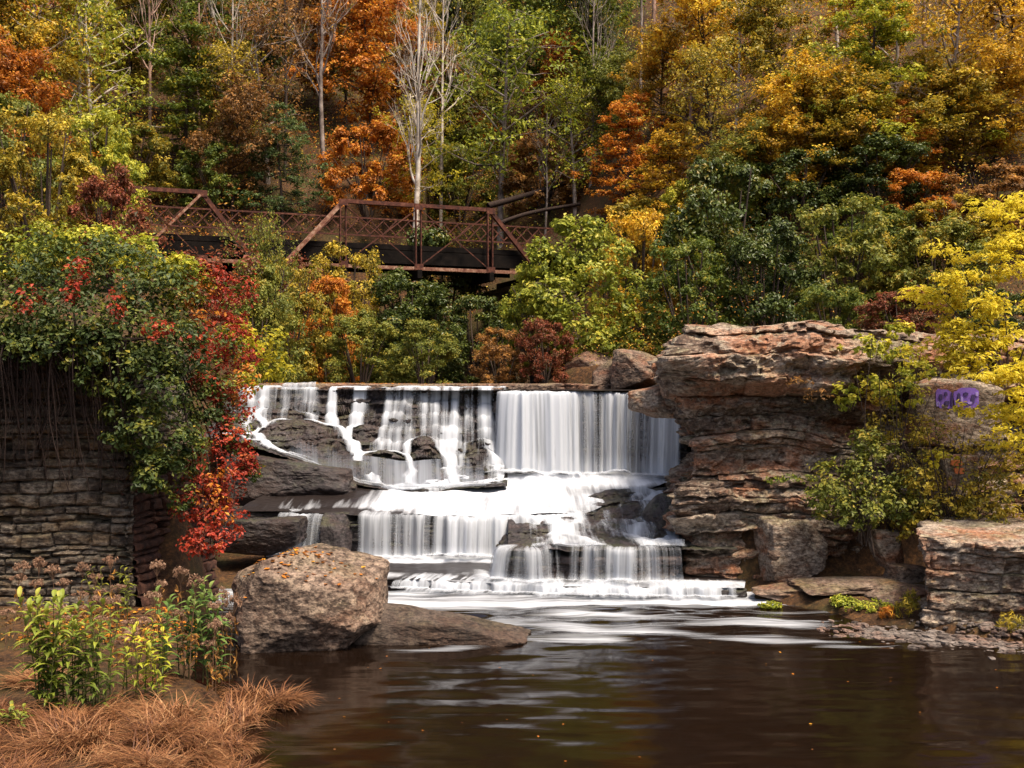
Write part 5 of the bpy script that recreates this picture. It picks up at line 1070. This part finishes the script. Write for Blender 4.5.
def st(n, sp, h, nl): return [(r2.normal()*sp, r2.normal()*sp*.6, h*r2.uniform(.78, 1.08), r2.normal()*.12, r2.normal()*.08, nl) for _ in range(n)]
leafplant('tall bright yellow-green leafy plant at the far left of the front bank', gz(38, 12.9), st(13, .19, 1.42, 20), 1, 'plant', .225, .028)
leafplant('yellow-green leafy plant beside the tall bright one, slightly shorter', gz(88, 13.0), st(13, .22, 1.28, 19), 2, 'plant', .19, .025)
leafplant('sparse yellowing plant with drooping leaves in the middle of the front bank', gz(145, 13.6), st(10, .2, .9, 13), 3, 'ylgreen', .16, .022)
leafplant('dark green leafy plant in front of the boulder', gz(195, 14.7), st(14, .24, 1.22, 17), 4, 'mid', .20, .032)
leafplant('single slim yellow-green stem standing alone on the bank by the water', gz(246, 14.6), [(0, 0, .62, .03, 0, 10)], 5, 'lime', .13, .016)
leafplant('low green weeds at the foot of the tall bright plant', gz(18, 12.3), st(9, .12, .3, 7), 6, 'green', .1, .02)
leafplant('olive weeds growing against the foot of the stone wall', gz(105, 18.3), st(7, .2, .8, 9), 7, 'olive', .15, .025)
# dried wildflower heads
def driedflower(seed):
    rng = np.random.default_rng(seed); m_ = MB(); tp = np.array([rng.normal()*.08, rng.normal()*.06, 1.0]); m_.tube(smooth_path([(0, 0, -.03), (tp[0]*.3, tp[1]*.3, .5), tp-[0, 0, .12]], 8), np.linspace(.006, .004, 8), 5); C = []
    for k in range(16):
        a = rng.uniform(0, 6.283); r_ = .12*math.sqrt(rng.random()); e = tp+np.array([r_*math.cos(a), r_*math.sin(a), .03-r_*r_*4+rng.normal()*.012]); m_.tube(np.array([tp-[0, 0, .13], (tp+e)/2-[0, 0, .05], e]), [.003, .002, .0015], 3); C.append((*e, .034, .034, .022))
    for k in range(9): z = rng.uniform(.25, .85); a = rng.uniform(0, 6.28); C.append((tp[0]*z+.06*math.cos(a), .06*math.sin(a), z, .06, .06, .03))
    V, Q, a = cloud(C[:16], seed, .022, 5, .5, .5, clumps=8, shell=.2); V2, Q2, a2 = cloud(C[16:], seed+1, .08, 2, .5, .1, clumps=2, wid=.3)
    sV, sQ, _ = m_.data(); return mesh('stem', sV, sQ), mesh('flower_head', V, Q, fattr={'tint': a}), mesh('foliage', V2, Q2, fattr={'tint': a2})
DF = [driedflower(800+i) for i in range(3)]
for k in range(46):
    px = rng.uniform(4, 232); Y_ = rng.uniform(14.0, 16.2) if px > 130 else rng.uniform(13.8, 17.0); x, y, z = gz(px, Y_); h = (PZ(rng.uniform(555, 640) if px < 130 else rng.uniform(562, 650), Y_)-z)
    h = min(max(h, .5), 1.9)
    t = thing('dried_wildflower', 'faded brown wildflower with a flat fluffy seed head, standing below the stone wall', 'wildflower', (x, y, z), rng.uniform(0, 6.28), 'faded wildflowers on the left bank'); t.scale = (.9, .9, h)
    a, b, c = DF[k % 3]; link('stem', a, M['drystem'], t); link('flower_head', b, L['head'], t); link('foliage', c, L['brown'], t)
# mossy tufts and gravel on the right shore
leafy('grass_tuft', 'bright green mossy grass patch on the right shore', 'grass', [bl(850, 603, 20.0, .3, .3, .08), bl(875, 606, 19.8, .35, .3, .1), bl(840, 600, 20.2, .2, .2, .06), bl(770, 605, 20.6, .22, .15, .05)], 51, .05, 14, 'lime', None, clumps=40, up=.8)
leafy('grass_tuft', 'rusty red grass tuft beside the mossy patch on the right shore', 'grass', [bl(886, 613, 19.3, .16, .16, .12)], 53, .11, 12, 'orange', None, clumps=24, wid=.12, up=0)
leafy('grass_tuft', 'olive grass tuft against the left end of the low outcrop', 'grass', [bl(905, 608, 19.2, .18, .16, .2), bl(912, 598, 19.4, .14, .14, .2)], 55, .12, 12, 'goldolive', None, clumps=20, wid=.14, up=0)
leafy('grass_tuft', 'olive grass tuft at the foot of the low outcrop, right edge', 'grass', [bl(1010, 622, 18.1, .25, .16, .16)], 57, .12, 12, 'goldolive', None, clumps=20, wid=.14, up=0)
rng = np.random.default_rng(6); gv = MB(); n = 1500
bm = bmesh.new(); bmesh.ops.create_cube(bm, size=1.4); bmesh.ops.subdivide_edges(bm, edges=bm.edges[:], cuts=1, use_grid_fill=True)
for v in bm.verts: v.co = v.co*.45+v.co.normalized()*.55
PV = np.array([v.co for v in bm.verts]); PQ = [[v.index for v in f.verts] for f in bm.faces]; bm.free()
cub = np.array([(x, y, z) for x in (-1, 1) for y in (-1, 1) for z in (-1, 1)], float); cf = [[0, 1, 3, 2], [4, 6, 7, 5], [0, 4, 5, 1], [2, 3, 7, 6], [0, 2, 6, 4], [1, 5, 7, 3]]
for k in range(n):
    t = rng.random(); e = P(860, 632, 18.6)*(1-t)+P(1030, 646, 17.6)*t; x = e[0]+rng.normal()*.3; y = e[1]+rng.normal()*.35; s = rng.uniform(.012, .05)*(2 if rng.random() < .05 else 1); z = max(float(ground(np.array([x]), np.array([y]))[0]), -.02)
    gv.add(PV*np.array([s*1.5, s, s*.65])*rng.uniform(.85, 1.15, (len(PV), 3))@np.array([[math.cos(k), -math.sin(k), 0], [math.sin(k), math.cos(k), 0], [0, 0, 1]])+np.array([x, y, z+s*.2]), PQ, rng.random())
V, Q, a = gv.data(); o = link('gravel', mesh('gravel', V, Q, fattr={'rnd': a}), M['pebble']); o['kind'] = 'stuff'
# fallen leaves on rocks and bank
pts = []
for (c, sx, sy, n, z) in ((P(330, 381, 34.5), 3.2, 1.2, 500, 4.24), ((-3.6, 17.9, 1.25), .7, .5, 160, None), ((-7.3, 28.2, 2.2), 1.3, .5, 0, None)):
    for k in range(n):
        x, y = c[0]+rng.normal()*sx*.6, c[1]+rng.normal()*sy*.6; pts.append((x, y, (z if z else c[2])+rng.random()*.05))
dg = bpy.context.evaluated_depsgraph_get(); dg.update(); C = []
for x, y, z in pts:
    hit, loc, nr, *_ = S.ray_cast(dg, Vector((x, y, z+.6)), Vector((0, 0, -1)), distance=1.2)
    if hit: C.append((*(loc+nr*.015),))
for k in range(700):
    y = rng.uniform(16.5, 19); x = rng.uniform(-7.5, -4.6); C.append((x, y, float(ground(np.array([x]), np.array([y]))[0])+.03))
nland = len(C)
for k in range(34):
    y = rng.uniform(12.2, 18); x = rng.uniform(-2.4, .45*y); C.append((x, y, .012))
C = np.array(C); V, Q, a = leaves(C, rng.normal(size=C.shape)*.12+np.array([0, 0, 1.]), np.where(np.arange(len(C)) < nland, .085, .04), rng, rng.random(len(C)), .7, .03); o = link('fallen_leaves', mesh('fallen_leaves', V, Q, fattr={'tint': a}), L['orange']); o['kind'] = 'stuff'
